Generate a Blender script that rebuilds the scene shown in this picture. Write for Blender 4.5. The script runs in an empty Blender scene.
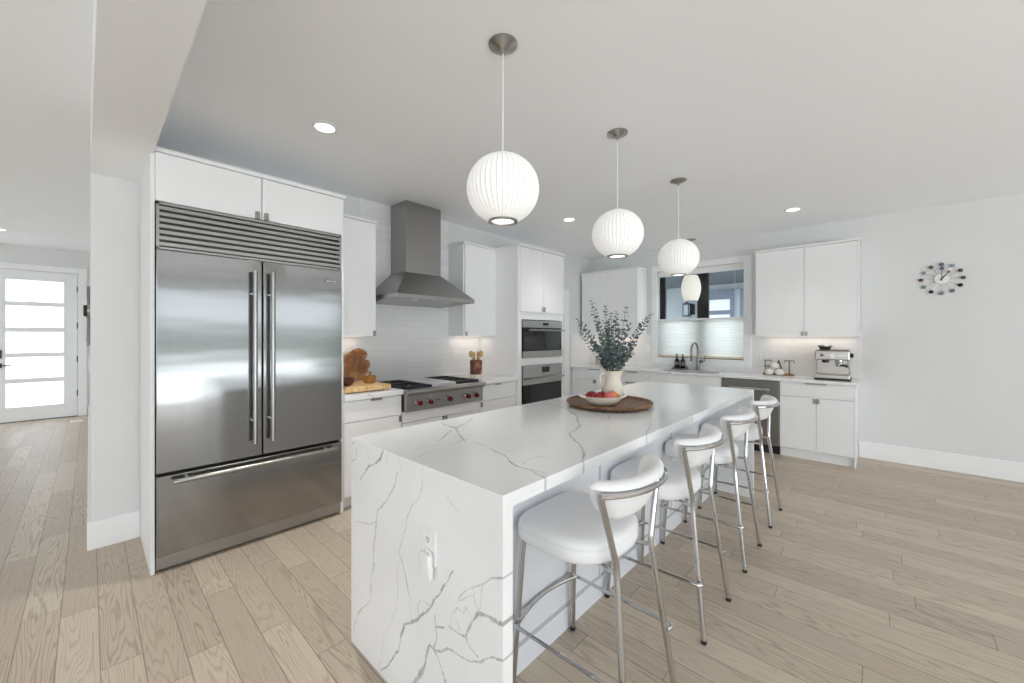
import bpy, bmesh, math, random
import numpy as np
from mathutils import Vector, Matrix
random.seed(7)
scene = bpy.context.scene
COL = scene.collection
PI = math.pi

# ------------------------------------------------------------------ camera, light, exposure
F_PX, YAW, CX, CY, CAM_H = 394.571, 0.751141, 512.0, 336.2, 1.3685
cam_data = bpy.data.cameras.new('camera')
cam = bpy.data.objects.new('camera', cam_data)
COL.objects.link(cam)
cam.location = (0, 0, CAM_H)
cam.rotation_euler = (PI / 2, 0, YAW - PI / 2)
cam_data.sensor_width = 36.0
cam_data.lens = F_PX / 1024 * 36.0
cam_data.shift_y = (CY - 341.5) / 1024
cam_data.clip_start = 0.05
scene.camera = cam

vs = scene.view_settings
vs.view_transform = 'Standard'
vs.look = 'None'
vs.exposure = 0.36
vs.gamma = 1.0
vs.use_curve_mapping = False
scene.cycles.use_denoising = True
scene.cycles.max_bounces = 14
scene.cycles.diffuse_bounces = 8
scene.cycles.glossy_bounces = 5
scene.cycles.transmission_bounces = 8
scene.cycles.transparent_max_bounces = 12
scene.cycles.sample_clamp_indirect = 6.0
scene.cycles.caustics_reflective = False
scene.cycles.caustics_refractive = False

world = bpy.data.worlds.new('overcast_sky')
scene.world = world
world.use_nodes = True
# overcast sky: zenith three times as bright as the horizon
wn_, wl_ = world.node_tree.nodes, world.node_tree.links
bg = wn_['Background']
bg.inputs[0].default_value = (0.86, 0.94, 1.0, 1)
tcw = wn_.new('ShaderNodeTexCoord')
sxw = wn_.new('ShaderNodeSeparateXYZ')
wl_.new(tcw.outputs['Generated'], sxw.inputs[0])
mxw = wn_.new('ShaderNodeMath')
mxw.operation = 'MAXIMUM'
wl_.new(sxw.outputs['Z'], mxw.inputs[0])
mxw.inputs[1].default_value = 0.0
SKY = 4.8
maw = wn_.new('ShaderNodeMath')
maw.operation = 'MULTIPLY_ADD'
wl_.new(mxw.outputs[0], maw.inputs[0])
maw.inputs[1].default_value = SKY * 2 / 3
maw.inputs[2].default_value = SKY / 3
wl_.new(maw.outputs[0], bg.inputs[1])


def area_light(name, loc, rot, sx, sy, radiance, color=(1, 1, 1)):
    d = bpy.data.lights.new(name, 'AREA')
    d.shape = 'RECTANGLE'
    d.size, d.size_y = sx, sy
    d.energy = radiance * PI * sx * sy
    d.color = color
    o = bpy.data.objects.new(name, d)
    COL.objects.link(o)
    o.location = loc
    o.rotation_euler = rot
    return o


# daylight arriving through the big glass doors behind the camera and the living room windows
area_light('garden_daylight', (0.8, -4.30, 1.25), (PI / 2, 0, 0), 7.4, 2.3, 0.25, (0.92, 0.965, 1.0))
# unseen upward lamps added outside the glass doors to brighten the ceiling
area_light('ceiling_fill', (-2.5, -5.6, 0.02), (PI - 0.55, 0, 0), 3.8, 2.4, 11.0, (0.89, 0.955, 1.0))
area_light('ceiling_fill_low', (2.1, -5.6, 0.02), (PI - 0.55, 0, 0), 5.0, 2.4, 2.7, (0.89, 0.955, 1.0))

# ------------------------------------------------------------------ materials


def new_mat(name):
    m = bpy.data.materials.new(name)
    m.use_nodes = True
    return m, m.node_tree.nodes, m.node_tree.links, m.node_tree.nodes['Principled BSDF']


def srgb(r, g, b):
    f = lambda c: (c / 255 / 12.92) if c / 255 <= 0.04045 else ((c / 255 + 0.055) / 1.055) ** 2.4
    return (f(r), f(g), f(b), 1)


def noise_mix(n, l, c1, c2, scale, detail=3, vec=None, lo=0.35, hi=0.65):
    t = n.new('ShaderNodeTexNoise')
    t.inputs['Scale'].default_value = scale
    t.inputs['Detail'].default_value = detail
    if vec is not None:
        l.new(vec, t.inputs['Vector'])
    r = n.new('ShaderNodeValToRGB')
    r.color_ramp.elements[0].position = lo
    r.color_ramp.elements[0].color = c1
    r.color_ramp.elements[1].position = hi
    r.color_ramp.elements[1].color = c2
    l.new(t.outputs['Fac'], r.inputs['Fac'])
    return t, r


def simple(name, col, rough=0.5, metal=0.0, var=0.03, scale=6.0, bump=0.0, bscale=200.0, spec=0.5):
    m, n, l, b = new_mat(name)
    tc = n.new('ShaderNodeTexCoord')
    c = Vector(col[:3])
    c1 = tuple(max(0, x * (1 - var)) for x in c) + (1,)
    c2 = tuple(min(1, x * (1 + var)) for x in c) + (1,)
    t, r = noise_mix(n, l, c1, c2, scale, vec=tc.outputs['Object'])
    l.new(r.outputs['Color'], b.inputs['Base Color'])
    b.inputs['Roughness'].default_value = rough
    b.inputs['Metallic'].default_value = metal
    b.inputs['Specular IOR Level'].default_value = spec
    if bump > 0:
        t2 = n.new('ShaderNodeTexNoise')
        t2.inputs['Scale'].default_value = bscale
        l.new(tc.outputs['Object'], t2.inputs['Vector'])
        bp = n.new('ShaderNodeBump')
        bp.inputs['Strength'].default_value = bump
        bp.inputs['Distance'].default_value = 0.002
        l.new(t2.outputs['Fac'], bp.inputs['Height'])
        l.new(bp.outputs['Normal'], b.inputs['Normal'])
    return m


def brushed(name, col, rough, grain=(900, 900, 6), amount=0.12, wave=0.0):
    m, n, l, b = new_mat(name)
    g = n.new('ShaderNodeNewGeometry')
    mp = n.new('ShaderNodeMapping')
    mp.inputs['Scale'].default_value = grain
    l.new(g.outputs['Position'], mp.inputs['Vector'])
    t = n.new('ShaderNodeTexNoise')
    t.inputs['Scale'].default_value = 1.0
    t.inputs['Detail'].default_value = 2
    l.new(mp.outputs['Vector'], t.inputs['Vector'])
    mr = n.new('ShaderNodeMapRange')
    mr.inputs['To Min'].default_value = rough * 0.8
    mr.inputs['To Max'].default_value = rough * 1.25
    l.new(t.outputs['Fac'], mr.inputs['Value'])
    l.new(mr.outputs['Result'], b.inputs['Roughness'])
    b.inputs['Base Color'].default_value = col
    b.inputs['Metallic'].default_value = 1.0
    bp = n.new('ShaderNodeBump')
    bp.inputs['Strength'].default_value = amount
    bp.inputs['Distance'].default_value = 0.0006
    l.new(t.outputs['Fac'], bp.inputs['Height'])
    last = bp
    if wave > 0:
        mp2 = n.new('ShaderNodeMapping')
        mp2.inputs['Scale'].default_value = (1.0, 1.0, 5.0)
        l.new(g.outputs['Position'], mp2.inputs['Vector'])
        t2 = n.new('ShaderNodeTexNoise')
        t2.inputs['Scale'].default_value = 1.6
        t2.inputs['Detail'].default_value = 1
        l.new(mp2.outputs['Vector'], t2.inputs['Vector'])
        bp2 = n.new('ShaderNodeBump')
        bp2.inputs['Strength'].default_value = wave
        bp2.inputs['Distance'].default_value = 0.02
        l.new(t2.outputs['Fac'], bp2.inputs['Height'])
        l.new(bp.outputs['Normal'], bp2.inputs['Normal'])
        last = bp2
    l.new(last.outputs['Normal'], b.inputs['Normal'])
    return m


M = {}
M['wall'] = simple('wall_paint', srgb(227, 228, 228), 0.75, var=0.01, scale=3, bump=0.05, bscale=350)
M['ceiling'] = simple('ceiling_paint', srgb(248, 249, 251), 0.85, var=0.01, scale=2, bump=0.05, bscale=300)
M['trim'] = simple('trim_paint', srgb(245, 246, 247), 0.45, var=0.01)
M['cab'] = simple('cabinet_lacquer', srgb(244, 245, 246), 0.38, var=0.008, scale=3)
M['island_panel'] = simple('island_panel_lacquer', srgb(226, 228, 234), 0.42, var=0.01, scale=3)
M['steel'] = brushed('brushed_steel', (0.33, 0.33, 0.33, 1), 0.13, (500, 500, 4), 0.03, 0.06)
M['steel_h'] = brushed('brushed_steel_fine', (0.40, 0.395, 0.385, 1), 0.30, (6, 6, 700), 0.08)
M['hood_steel'] = brushed('hood_steel', (0.36, 0.352, 0.345, 1), 0.30, (500, 500, 8), 0.08)
M['nickel'] = simple('brushed_nickel', (0.40, 0.385, 0.36), 0.28, 1.0, var=0.05, scale=60)
M['chrome'] = simple('polished_chrome', (0.58, 0.58, 0.58), 0.09, 1.0, var=0.02, scale=8)
M['darksteel'] = simple('dark_steel', (0.16, 0.155, 0.15), 0.35, 1.0, var=0.05)
M['black'] = simple('black_plastic', (0.012, 0.012, 0.013), 0.35, var=0.1)
M['iron'] = simple('cast_iron', (0.022, 0.023, 0.027), 0.5, var=0.2, scale=40, bump=0.2)
M['glass_black'] = simple('black_oven_glass', (0.008, 0.008, 0.009), 0.06, var=0.1)
M['red'] = simple('red_knob', srgb(98, 9, 14), 0.22, var=0.05)
M['leather'] = simple('white_leather', srgb(236, 236, 237), 0.48, var=0.012, scale=20, bump=0.12, bscale=420)
M['plate'] = simple('white_plastic', srgb(240, 240, 240), 0.35, var=0.005)
M['slot'] = simple('dark_slot', (0.03, 0.03, 0.03), 0.6)
M['ceramic'] = simple('cream_ceramic', srgb(226, 218, 202), 0.38, var=0.02, scale=14, bump=0.05, bscale=60)
M['leaf'] = simple('eucalyptus_leaf', srgb(114, 128, 129), 0.5, var=0.35, scale=45)
M['twig'] = simple('eucalyptus_twig', srgb(92, 88, 74), 0.7, var=0.1)
M['apple_red'] = simple('red_apple_skin', srgb(140, 16, 28), 0.3, var=0.25, scale=30)
M['apple_pink'] = simple('pink_apple_skin', srgb(212, 104, 100), 0.3, var=0.2, scale=35)
M['apple_orange'] = simple('orange_fruit_skin', srgb(214, 132, 58), 0.35, var=0.12, scale=40)
M['spoonwood'] = simple('pale_spoon_wood', srgb(206, 170, 116), 0.5, var=0.08, scale=25)
M['mortarwood'] = simple('olive_wood', srgb(158, 112, 58), 0.42, var=0.16, scale=30)
M['redwood'] = simple('dark_red_wood', srgb(88, 46, 32), 0.35, var=0.3, scale=40)
M['letter_metal'] = simple('bronze_metal', srgb(112, 104, 96), 0.4, 0.7, var=0.1)
M['bottle'] = simple('dark_amber_glass', (0.012, 0.008, 0.006), 0.12, var=0.1)
M['ornament'] = simple('white_ornament_clay', srgb(232, 228, 222), 0.6, var=0.06, scale=40, bump=0.3, bscale=60)
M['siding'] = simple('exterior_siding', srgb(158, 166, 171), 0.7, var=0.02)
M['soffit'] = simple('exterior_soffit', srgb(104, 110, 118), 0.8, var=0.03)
M['ext_frame'] = simple('exterior_grey_paint', srgb(112, 122, 136), 0.6, var=0.03)
M['rubber'] = simple('black_rubber', (0.015, 0.015, 0.015), 0.7)
M['gunmetal'] = simple('gunmetal_faucet', (0.27, 0.255, 0.235), 0.3, 1.0, var=.04)
M['dish_steel'] = brushed('dishwasher_steel', (0.27, 0.262, 0.25, 1), 0.32, (6, 6, 700), .06)
M['espresso_steel'] = brushed('espresso_steel', (0.52, 0.49, 0.455, 1), 0.3, (6, 400, 6), .06)
M['sinksteel'] = brushed('sink_steel', (0.42, 0.42, 0.42, 1), 0.35, (60, 60, 60), 0.05)


def emis(name, col, strength, base=(0.85, 0.85, 0.85, 1)):
    m, n, l, b = new_mat(name)
    b.inputs['Base Color'].default_value = base
    b.inputs['Roughness'].default_value = 0.6
    b.inputs['Emission Color'].default_value = col
    b.inputs['Emission Strength'].default_value = strength
    return m


M['globe'] = emis('lit_white_shade', (1.0, 0.985, 0.96, 1), 0.21, (0.88, 0.88, 0.87, 1))
M['globe_rib'] = emis('shade_rib', (1.0, 0.985, 0.96, 1), 0.07, (0.62, 0.62, 0.61, 1))
M['globe_in'] = emis('lit_bulb_glow', (1.0, 0.98, 0.95, 1), 2.4)
M['oval'] = emis('lit_cream_shade', (1.0, 0.97, 0.86, 1), 0.30, (0.82, 0.81, 0.75, 1))
M['oval_rib'] = emis('cream_shade_rib', (1.0, 0.97, 0.86, 1), 0.22, (0.72, 0.71, 0.65, 1))
M['lamp'] = emis('downlight_glow', (1.0, 0.97, 0.92, 1), 3.0)
M['led'] = emis('warm_led_strip', (1.0, 0.86, 0.68, 1), 0.8)


def glass_mat(name, tint=(1, 1, 1, 1), rough=0.0, trans=0.0):
    m, n, l, b = new_mat(name)
    n.remove(b)
    out = n['Material Output']
    fr = n.new('ShaderNodeFresnel')
    fr.inputs['IOR'].default_value = 1.45
    tr = n.new('ShaderNodeBsdfTransparent')
    tr.inputs['Color'].default_value = tint
    gl = n.new('ShaderNodeBsdfGlossy')
    gl.inputs['Roughness'].default_value = 0.02
    mx = n.new('ShaderNodeMixShader')
    # no reflection on the inner faces of a pane
    geo = n.new('ShaderNodeNewGeometry')
    inv = n.new('ShaderNodeMath')
    inv.operation = 'SUBTRACT'
    inv.inputs[0].default_value = 1.0
    l.new(geo.outputs['Backfacing'], inv.inputs[1])
    mul = n.new('ShaderNodeMath')
    mul.operation = 'MULTIPLY'
    l.new(fr.outputs['Fac'], mul.inputs[0])
    l.new(inv.outputs[0], mul.inputs[1])
    l.new(mul.outputs[0], mx.inputs['Fac'])
    base = tr
    if trans > 0:
        tl = n.new('ShaderNodeBsdfTranslucent')
        tl.inputs['Color'].default_value = (0.9, 0.92, 0.95, 1)
        m2 = n.new('ShaderNodeMixShader')
        m2.inputs['Fac'].default_value = trans
        l.new(tr.outputs[0], m2.inputs[1])
        l.new(tl.outputs[0], m2.inputs[2])
        base = m2
    l.new(base.outputs[0], mx.inputs[1])
    l.new(gl.outputs[0], mx.inputs[2])
    l.new(mx.outputs[0], out.inputs['Surface'])
    return m


M['glass'] = glass_mat('window_glass', (0.93, 0.95, 0.96, 1))
M['frost'] = glass_mat('frosted_door_glass', (0.98, 0.98, 1, 1), trans=0.35)


def blind_mat():
    m, n, l, b = new_mat('pleated_shade_fabric')
    n.remove(b)
    out = n['Material Output']
    d = n.new('ShaderNodeBsdfDiffuse')
    d.inputs['Color'].default_value = (0.82, 0.83, 0.80, 1)
    t = n.new('ShaderNodeBsdfTranslucent')
    t.inputs['Color'].default_value = (1.0, 0.975, 0.90, 1)
    mx = n.new('ShaderNodeMixShader')
    mx.inputs['Fac'].default_value = 0.82
    l.new(d.outputs[0], mx.inputs[1])
    l.new(t.outputs[0], mx.inputs[2])
    g = n.new('ShaderNodeNewGeometry')
    sx = n.new('ShaderNodeSeparateXYZ')
    l.new(g.outputs['Position'], sx.inputs[0])
    w = n.new('ShaderNodeTexWave')
    w.wave_type = 'BANDS'
    w.bands_direction = 'Z'
    w.inputs['Scale'].default_value = 16
    l.new(g.outputs['Position'], w.inputs['Vector'])
    bp = n.new('ShaderNodeBump')
    bp.inputs['Strength'].default_value = 0.35
    bp.inputs['Distance'].default_value = 0.004
    l.new(w.outputs['Fac'], bp.inputs['Height'])
    l.new(mx.outputs[0], out.inputs['Surface'])
    return m


M['blind'] = blind_mat()


def tile_mat():
    m, n, l, b = new_mat('white_glazed_tile')
    g = n.new('ShaderNodeNewGeometry')
    s = n.new('ShaderNodeSeparateXYZ')
    l.new(g.outputs['Position'], s.inputs[0])
    ad = n.new('ShaderNodeMath')
    ad.operation = 'ADD'
    l.new(s.outputs['X'], ad.inputs[0])
    l.new(s.outputs['Y'], ad.inputs[1])
    cb = n.new('ShaderNodeCombineXYZ')
    l.new(ad.outputs[0], cb.inputs['X'])
    l.new(s.outputs['Z'], cb.inputs['Y'])
    br = n.new('ShaderNodeTexBrick')
    br.inputs['Color1'].default_value = srgb(241, 241, 242)
    br.inputs['Color2'].default_value = srgb(236, 236, 237)
    br.inputs['Mortar'].default_value = srgb(226, 226, 227)
    br.inputs['Scale'].default_value = 1.0
    br.inputs['Brick Width'].default_value = 0.30
    br.inputs['Row Height'].default_value = 0.064
    br.inputs['Mortar Size'].default_value = 0.0018
    br.offset = 0.5
    l.new(cb.outputs[0], br.inputs['Vector'])
    l.new(br.outputs['Color'], b.inputs['Base Color'])
    b.inputs['Roughness'].default_value = 0.22
    inv = n.new('ShaderNodeMath')
    inv.operation = 'SUBTRACT'
    inv.inputs[0].default_value = 1.0
    l.new(br.outputs['Fac'], inv.inputs[1])
    no = n.new('ShaderNodeTexNoise')
    no.inputs['Scale'].default_value = 14
    l.new(g.outputs['Position'], no.inputs['Vector'])
    a2 = n.new('ShaderNodeMath')
    a2.operation = 'MULTIPLY_ADD'
    l.new(no.outputs['Fac'], a2.inputs[0])
    a2.inputs[1].default_value = 0.8
    l.new(inv.outputs[0], a2.inputs[2])
    bp = n.new('ShaderNodeBump')
    bp.inputs['Strength'].default_value = 0.35
    bp.inputs['Distance'].default_value = 0.002
    l.new(a2.outputs[0], bp.inputs['Height'])
    l.new(bp.outputs[0], b.inputs['Normal'])
    return m


M['tile'] = tile_mat()


def quartz_mat(name, attr):
    m, n, l, b = new_mat(name)
    g = n.new('ShaderNodeNewGeometry')
    t, r = noise_mix(n, l, srgb(236, 237, 238), srgb(243, 244, 245), 2.2, 4, g.outputs['Position'])
    vein = None
    if attr:
        at = n.new('ShaderNodeAttribute')
        at.attribute_name = 'vein'
        vein = at.outputs['Fac']
    else:
        # thin crack-like veins: zero contour of a distorted noise, broken by a second noise
        t2 = n.new('ShaderNodeTexNoise')
        t2.inputs['Scale'].default_value = 2.4
        t2.inputs['Detail'].default_value = 5
        t2.inputs['Distortion'].default_value = 0.6
        l.new(g.outputs['Position'], t2.inputs['Vector'])
        s1 = n.new('ShaderNodeMath')
        s1.operation = 'SUBTRACT'
        l.new(t2.outputs['Fac'], s1.inputs[0])
        s1.inputs[1].default_value = 0.5
        ab = n.new('ShaderNodeMath')
        ab.operation = 'ABSOLUTE'
        l.new(s1.outputs[0], ab.inputs[0])
        mr = n.new('ShaderNodeMapRange')
        mr.inputs['From Min'].default_value = 0.0
        mr.inputs['From Max'].default_value = 0.012
        mr.inputs['To Min'].default_value = 1.0
        mr.inputs['To Max'].default_value = 0.0
        l.new(ab.outputs[0], mr.inputs['Value'])
        t3 = n.new('ShaderNodeTexNoise')
        t3.inputs['Scale'].default_value = 1.3
        l.new(g.outputs['Position'], t3.inputs['Vector'])
        m3 = n.new('ShaderNodeMapRange')
        m3.inputs['From Min'].default_value = 0.45
        m3.inputs['From Max'].default_value = 0.65
        l.new(t3.outputs['Fac'], m3.inputs['Value'])
        mm = n.new('ShaderNodeMath')
        mm.operation = 'MULTIPLY'
        l.new(mr.outputs[0], mm.inputs[0])
        l.new(m3.outputs[0], mm.inputs[1])
        vein = mm.outputs[0]
    mx = n.new('ShaderNodeMix')
    mx.data_type = 'RGBA'
    l.new(vein, mx.inputs['Factor'])
    l.new(r.outputs['Color'], mx.inputs['A'])
    mx.inputs['B'].default_value = srgb(148, 147, 148)
    l.new(mx.outputs['Result'], b.inputs['Base Color'])
    b.inputs['Roughness'].default_value = 0.14
    return m


M['quartz_traced'] = quartz_mat('veined_quartz', True)
M['quartz'] = quartz_mat('veined_quartz_counter', False)


def wood_mat(name, c1, c2, c3, sc=(3, 30, 30), rough=0.45):
    m, n, l, b = new_mat(name)
    tc = n.new('ShaderNodeTexCoord')
    mp = n.new('ShaderNodeMapping')
    mp.inputs['Scale'].default_value = sc
    l.new(tc.outputs['Object'], mp.inputs['Vector'])
    t = n.new('ShaderNodeTexNoise')
    t.inputs['Scale'].default_value = 1.0
    t.inputs['Detail'].default_value = 4
    t.inputs['Distortion'].default_value = 0.8
    l.new(mp.outputs[0], t.inputs['Vector'])
    r = n.new('ShaderNodeValToRGB')
    e = r.color_ramp.elements
    e[0].position, e[0].color = 0.3, c1
    e[1].position, e[1].color = 0.7, c3
    k = e.new(0.5)
    k.color = c2
    l.new(t.outputs['Fac'], r.inputs['Fac'])
    l.new(r.outputs['Color'], b.inputs['Base Color'])
    b.inputs['Roughness'].default_value = rough
    bp = n.new('ShaderNodeBump')
    bp.inputs['Strength'].default_value = 0.15
    bp.inputs['Distance'].default_value = 0.002
    l.new(t.outputs['Fac'], bp.inputs['Height'])
    l.new(bp.outputs[0], b.inputs['Normal'])
    return m


M['traywood'] = wood_mat('walnut_tray_wood', srgb(74, 50, 34), srgb(116, 82, 56), srgb(148, 110, 78), (5, 40, 40))
M['burl'] = wood_mat('burl_wood', srgb(104, 66, 38), srgb(158, 108, 66), srgb(192, 146, 98), (14, 14, 9), 0.55)
M['block'] = wood_mat('butcher_block_wood', srgb(190, 150, 98), srgb(214, 178, 126), srgb(228, 198, 150), (34, 3, 8), 0.45)
M['crock'] = wood_mat('brown_glazed_stoneware', srgb(74, 30, 20), srgb(120, 58, 38), srgb(160, 96, 70), (18, 18, 14), 0.25)


def floor_mat():
    m, n, l, b = new_mat('pale_oak_planks')
    g = n.new('ShaderNodeNewGeometry')
    s = n.new('ShaderNodeSeparateXYZ')
    l.new(g.outputs['Position'], s.inputs[0])

    def math_(op, a, bb=None, c=None):
        k = n.new('ShaderNodeMath')
        k.operation = op
        for i, v in enumerate((a, bb, c)):
            if v is None:
                continue
            if isinstance(v, (int, float)):
                k.inputs[i].default_value = v
            else:
                l.new(v, k.inputs[i])
        return k.outputs[0]
    W = 0.1270
    xs = math_('ADD', math_('DIVIDE', math_('SUBTRACT', s.outputs['X'], 0.031), W), 40.0)
    ix = math_('FLOOR', xs)
    fx = math_('FRACT', xs)
    wn = n.new('ShaderNodeTexWhiteNoise')
    wn.noise_dimensions = '1D'
    l.new(ix, wn.inputs['W'])
    sp = n.new('ShaderNodeSeparateColor')
    l.new(wn.outputs['Color'], sp.inputs[0])
    L = math_('MULTIPLY_ADD', sp.outputs[1], 0.55, 0.95)
    ys = math_('DIVIDE', math_('MULTIPLY_ADD', sp.outputs[0], 9.0, math_('ADD', s.outputs['Y'], 20.0)), L)
    iy = math_('FLOOR', ys)
    fy = math_('FRACT', ys)
    cb = n.new('ShaderNodeCombineXYZ')
    l.new(ix, cb.inputs[0])
    l.new(iy, cb.inputs[1])
    w2 = n.new('ShaderNodeTexWhiteNoise')
    w2.noise_dimensions = '3D'
    l.new(cb.outputs[0], w2.inputs['Vector'])
    s2 = n.new('ShaderNodeSeparateColor')
    l.new(w2.outputs['Color'], s2.inputs[0])
    # plank tone
    ramp = n.new('ShaderNodeValToRGB')
    e = ramp.color_ramp.elements
    e[0].position, e[0].color = 0.0, srgb(186, 171, 154)
    e[1].position, e[1].color = 1.0, srgb(204, 190, 172)
    k = e.new(0.5)
    k.color = srgb(195, 180, 162)
    l.new(s2.outputs[0], ramp.inputs['Fac'])
    # cathedral grain: contour bands of a noise stretched along the plank
    gx = math_('MULTIPLY_ADD', s2.outputs[1], 37.0, math_('MULTIPLY', math_('SUBTRACT', fx, 0.5), 1.5))
    gy = math_('MULTIPLY_ADD', s2.outputs[2], 53.0, math_('MULTIPLY', s.outputs['Y'], 0.85))
    c2 = n.new('ShaderNodeCombineXYZ')
    l.new(gx, c2.inputs[0])
    l.new(gy, c2.inputs[1])
    no = n.new('ShaderNodeTexNoise')
    no.inputs['Scale'].default_value = 1.0
    no.inputs['Detail'].default_value = 2.5
    no.inputs['Roughness'].default_value = 0.35
    l.new(c2.outputs[0], no.inputs['Vector'])
    rings = math_('FRACT', math_('MULTIPLY', no.outputs['Fac'], 21.0))
    tri = math_('ABSOLUTE', math_('MULTIPLY_ADD', rings, 2.0, -1.0))
    band = n.new('ShaderNodeMapRange')
    band.inputs['From Min'].default_value = 0.45
    band.inputs['From Max'].default_value = 0.95
    l.new(tri, band.inputs['Value'])
    # fine pores
    mp = n.new('ShaderNodeMapping')
    mp.inputs['Scale'].default_value = (260, 7, 1)
    l.new(g.outputs['Position'], mp.inputs['Vector'])
    n3 = n.new('ShaderNodeTexNoise')
    n3.inputs['Scale'].default_value = 1.0
    n3.inputs['Detail'].default_value = 2
    l.new(mp.outputs[0], n3.inputs['Vector'])
    strength = math_('MULTIPLY_ADD', s2.outputs[1], 0.38, 0.16)
    gfac = math_('MULTIPLY', band.outputs[0], strength)
    gfac = math_('MULTIPLY', gfac, math_('MULTIPLY_ADD', n3.outputs['Fac'], 0.9, 0.45))
    gfac = math_('ADD', gfac, math_('MULTIPLY', math_('SUBTRACT', n3.outputs['Fac'], 0.5), 0.30))
    gfac = math_('MAXIMUM', gfac, 0.0)
    mx = n.new('ShaderNodeMix')
    mx.data_type = 'RGBA'
    l.new(gfac, mx.inputs['Factor'])
    l.new(ramp.outputs['Color'], mx.inputs['A'])
    mx.inputs['B'].default_value = srgb(118, 101, 84)
    # seams
    ex = math_('MULTIPLY', math_('MINIMUM', fx, math_('SUBTRACT', 1.0, fx)), W)
    ey = math_('MULTIPLY', math_('MINIMUM', fy, math_('SUBTRACT', 1.0, fy)), L)
    ed = math_('MINIMUM', ex, ey)
    sm = n.new('ShaderNodeMapRange')
    sm.inputs['From Min'].default_value = 0.0009
    sm.inputs['From Max'].default_value = 0.0022
    sm.inputs['To Min'].default_value = 0.62
    sm.inputs['To Max'].default_value = 0.0
    l.new(ed, sm.inputs['Value'])
    m2 = n.new('ShaderNodeMix')
    m2.data_type = 'RGBA'
    l.new(sm.outputs[0], m2.inputs['Factor'])
    l.new(mx.outputs['Result'], m2.inputs['A'])
    m2.inputs['B'].default_value = srgb(78, 62, 50)
    l.new(m2.outputs['Result'], b.inputs['Base Color'])
    b.inputs['Roughness'].default_value = 0.42
    b.inputs['Specular IOR Level'].default_value = 0.4
    bp = n.new('ShaderNodeBump')
    bp.inputs['Strength'].default_value = 0.2
    bp.inputs['Distance'].default_value = 0.001
    l.new(math_('MULTIPLY_ADD', sm.outputs[0], -1.0, math_('MULTIPLY', n3.outputs['Fac'], 0.3)), bp.inputs['Height'])
    l.new(bp.outputs[0], b.inputs['Normal'])
    return m


M['floor'] = floor_mat()

# ------------------------------------------------------------------ mesh helpers


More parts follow.
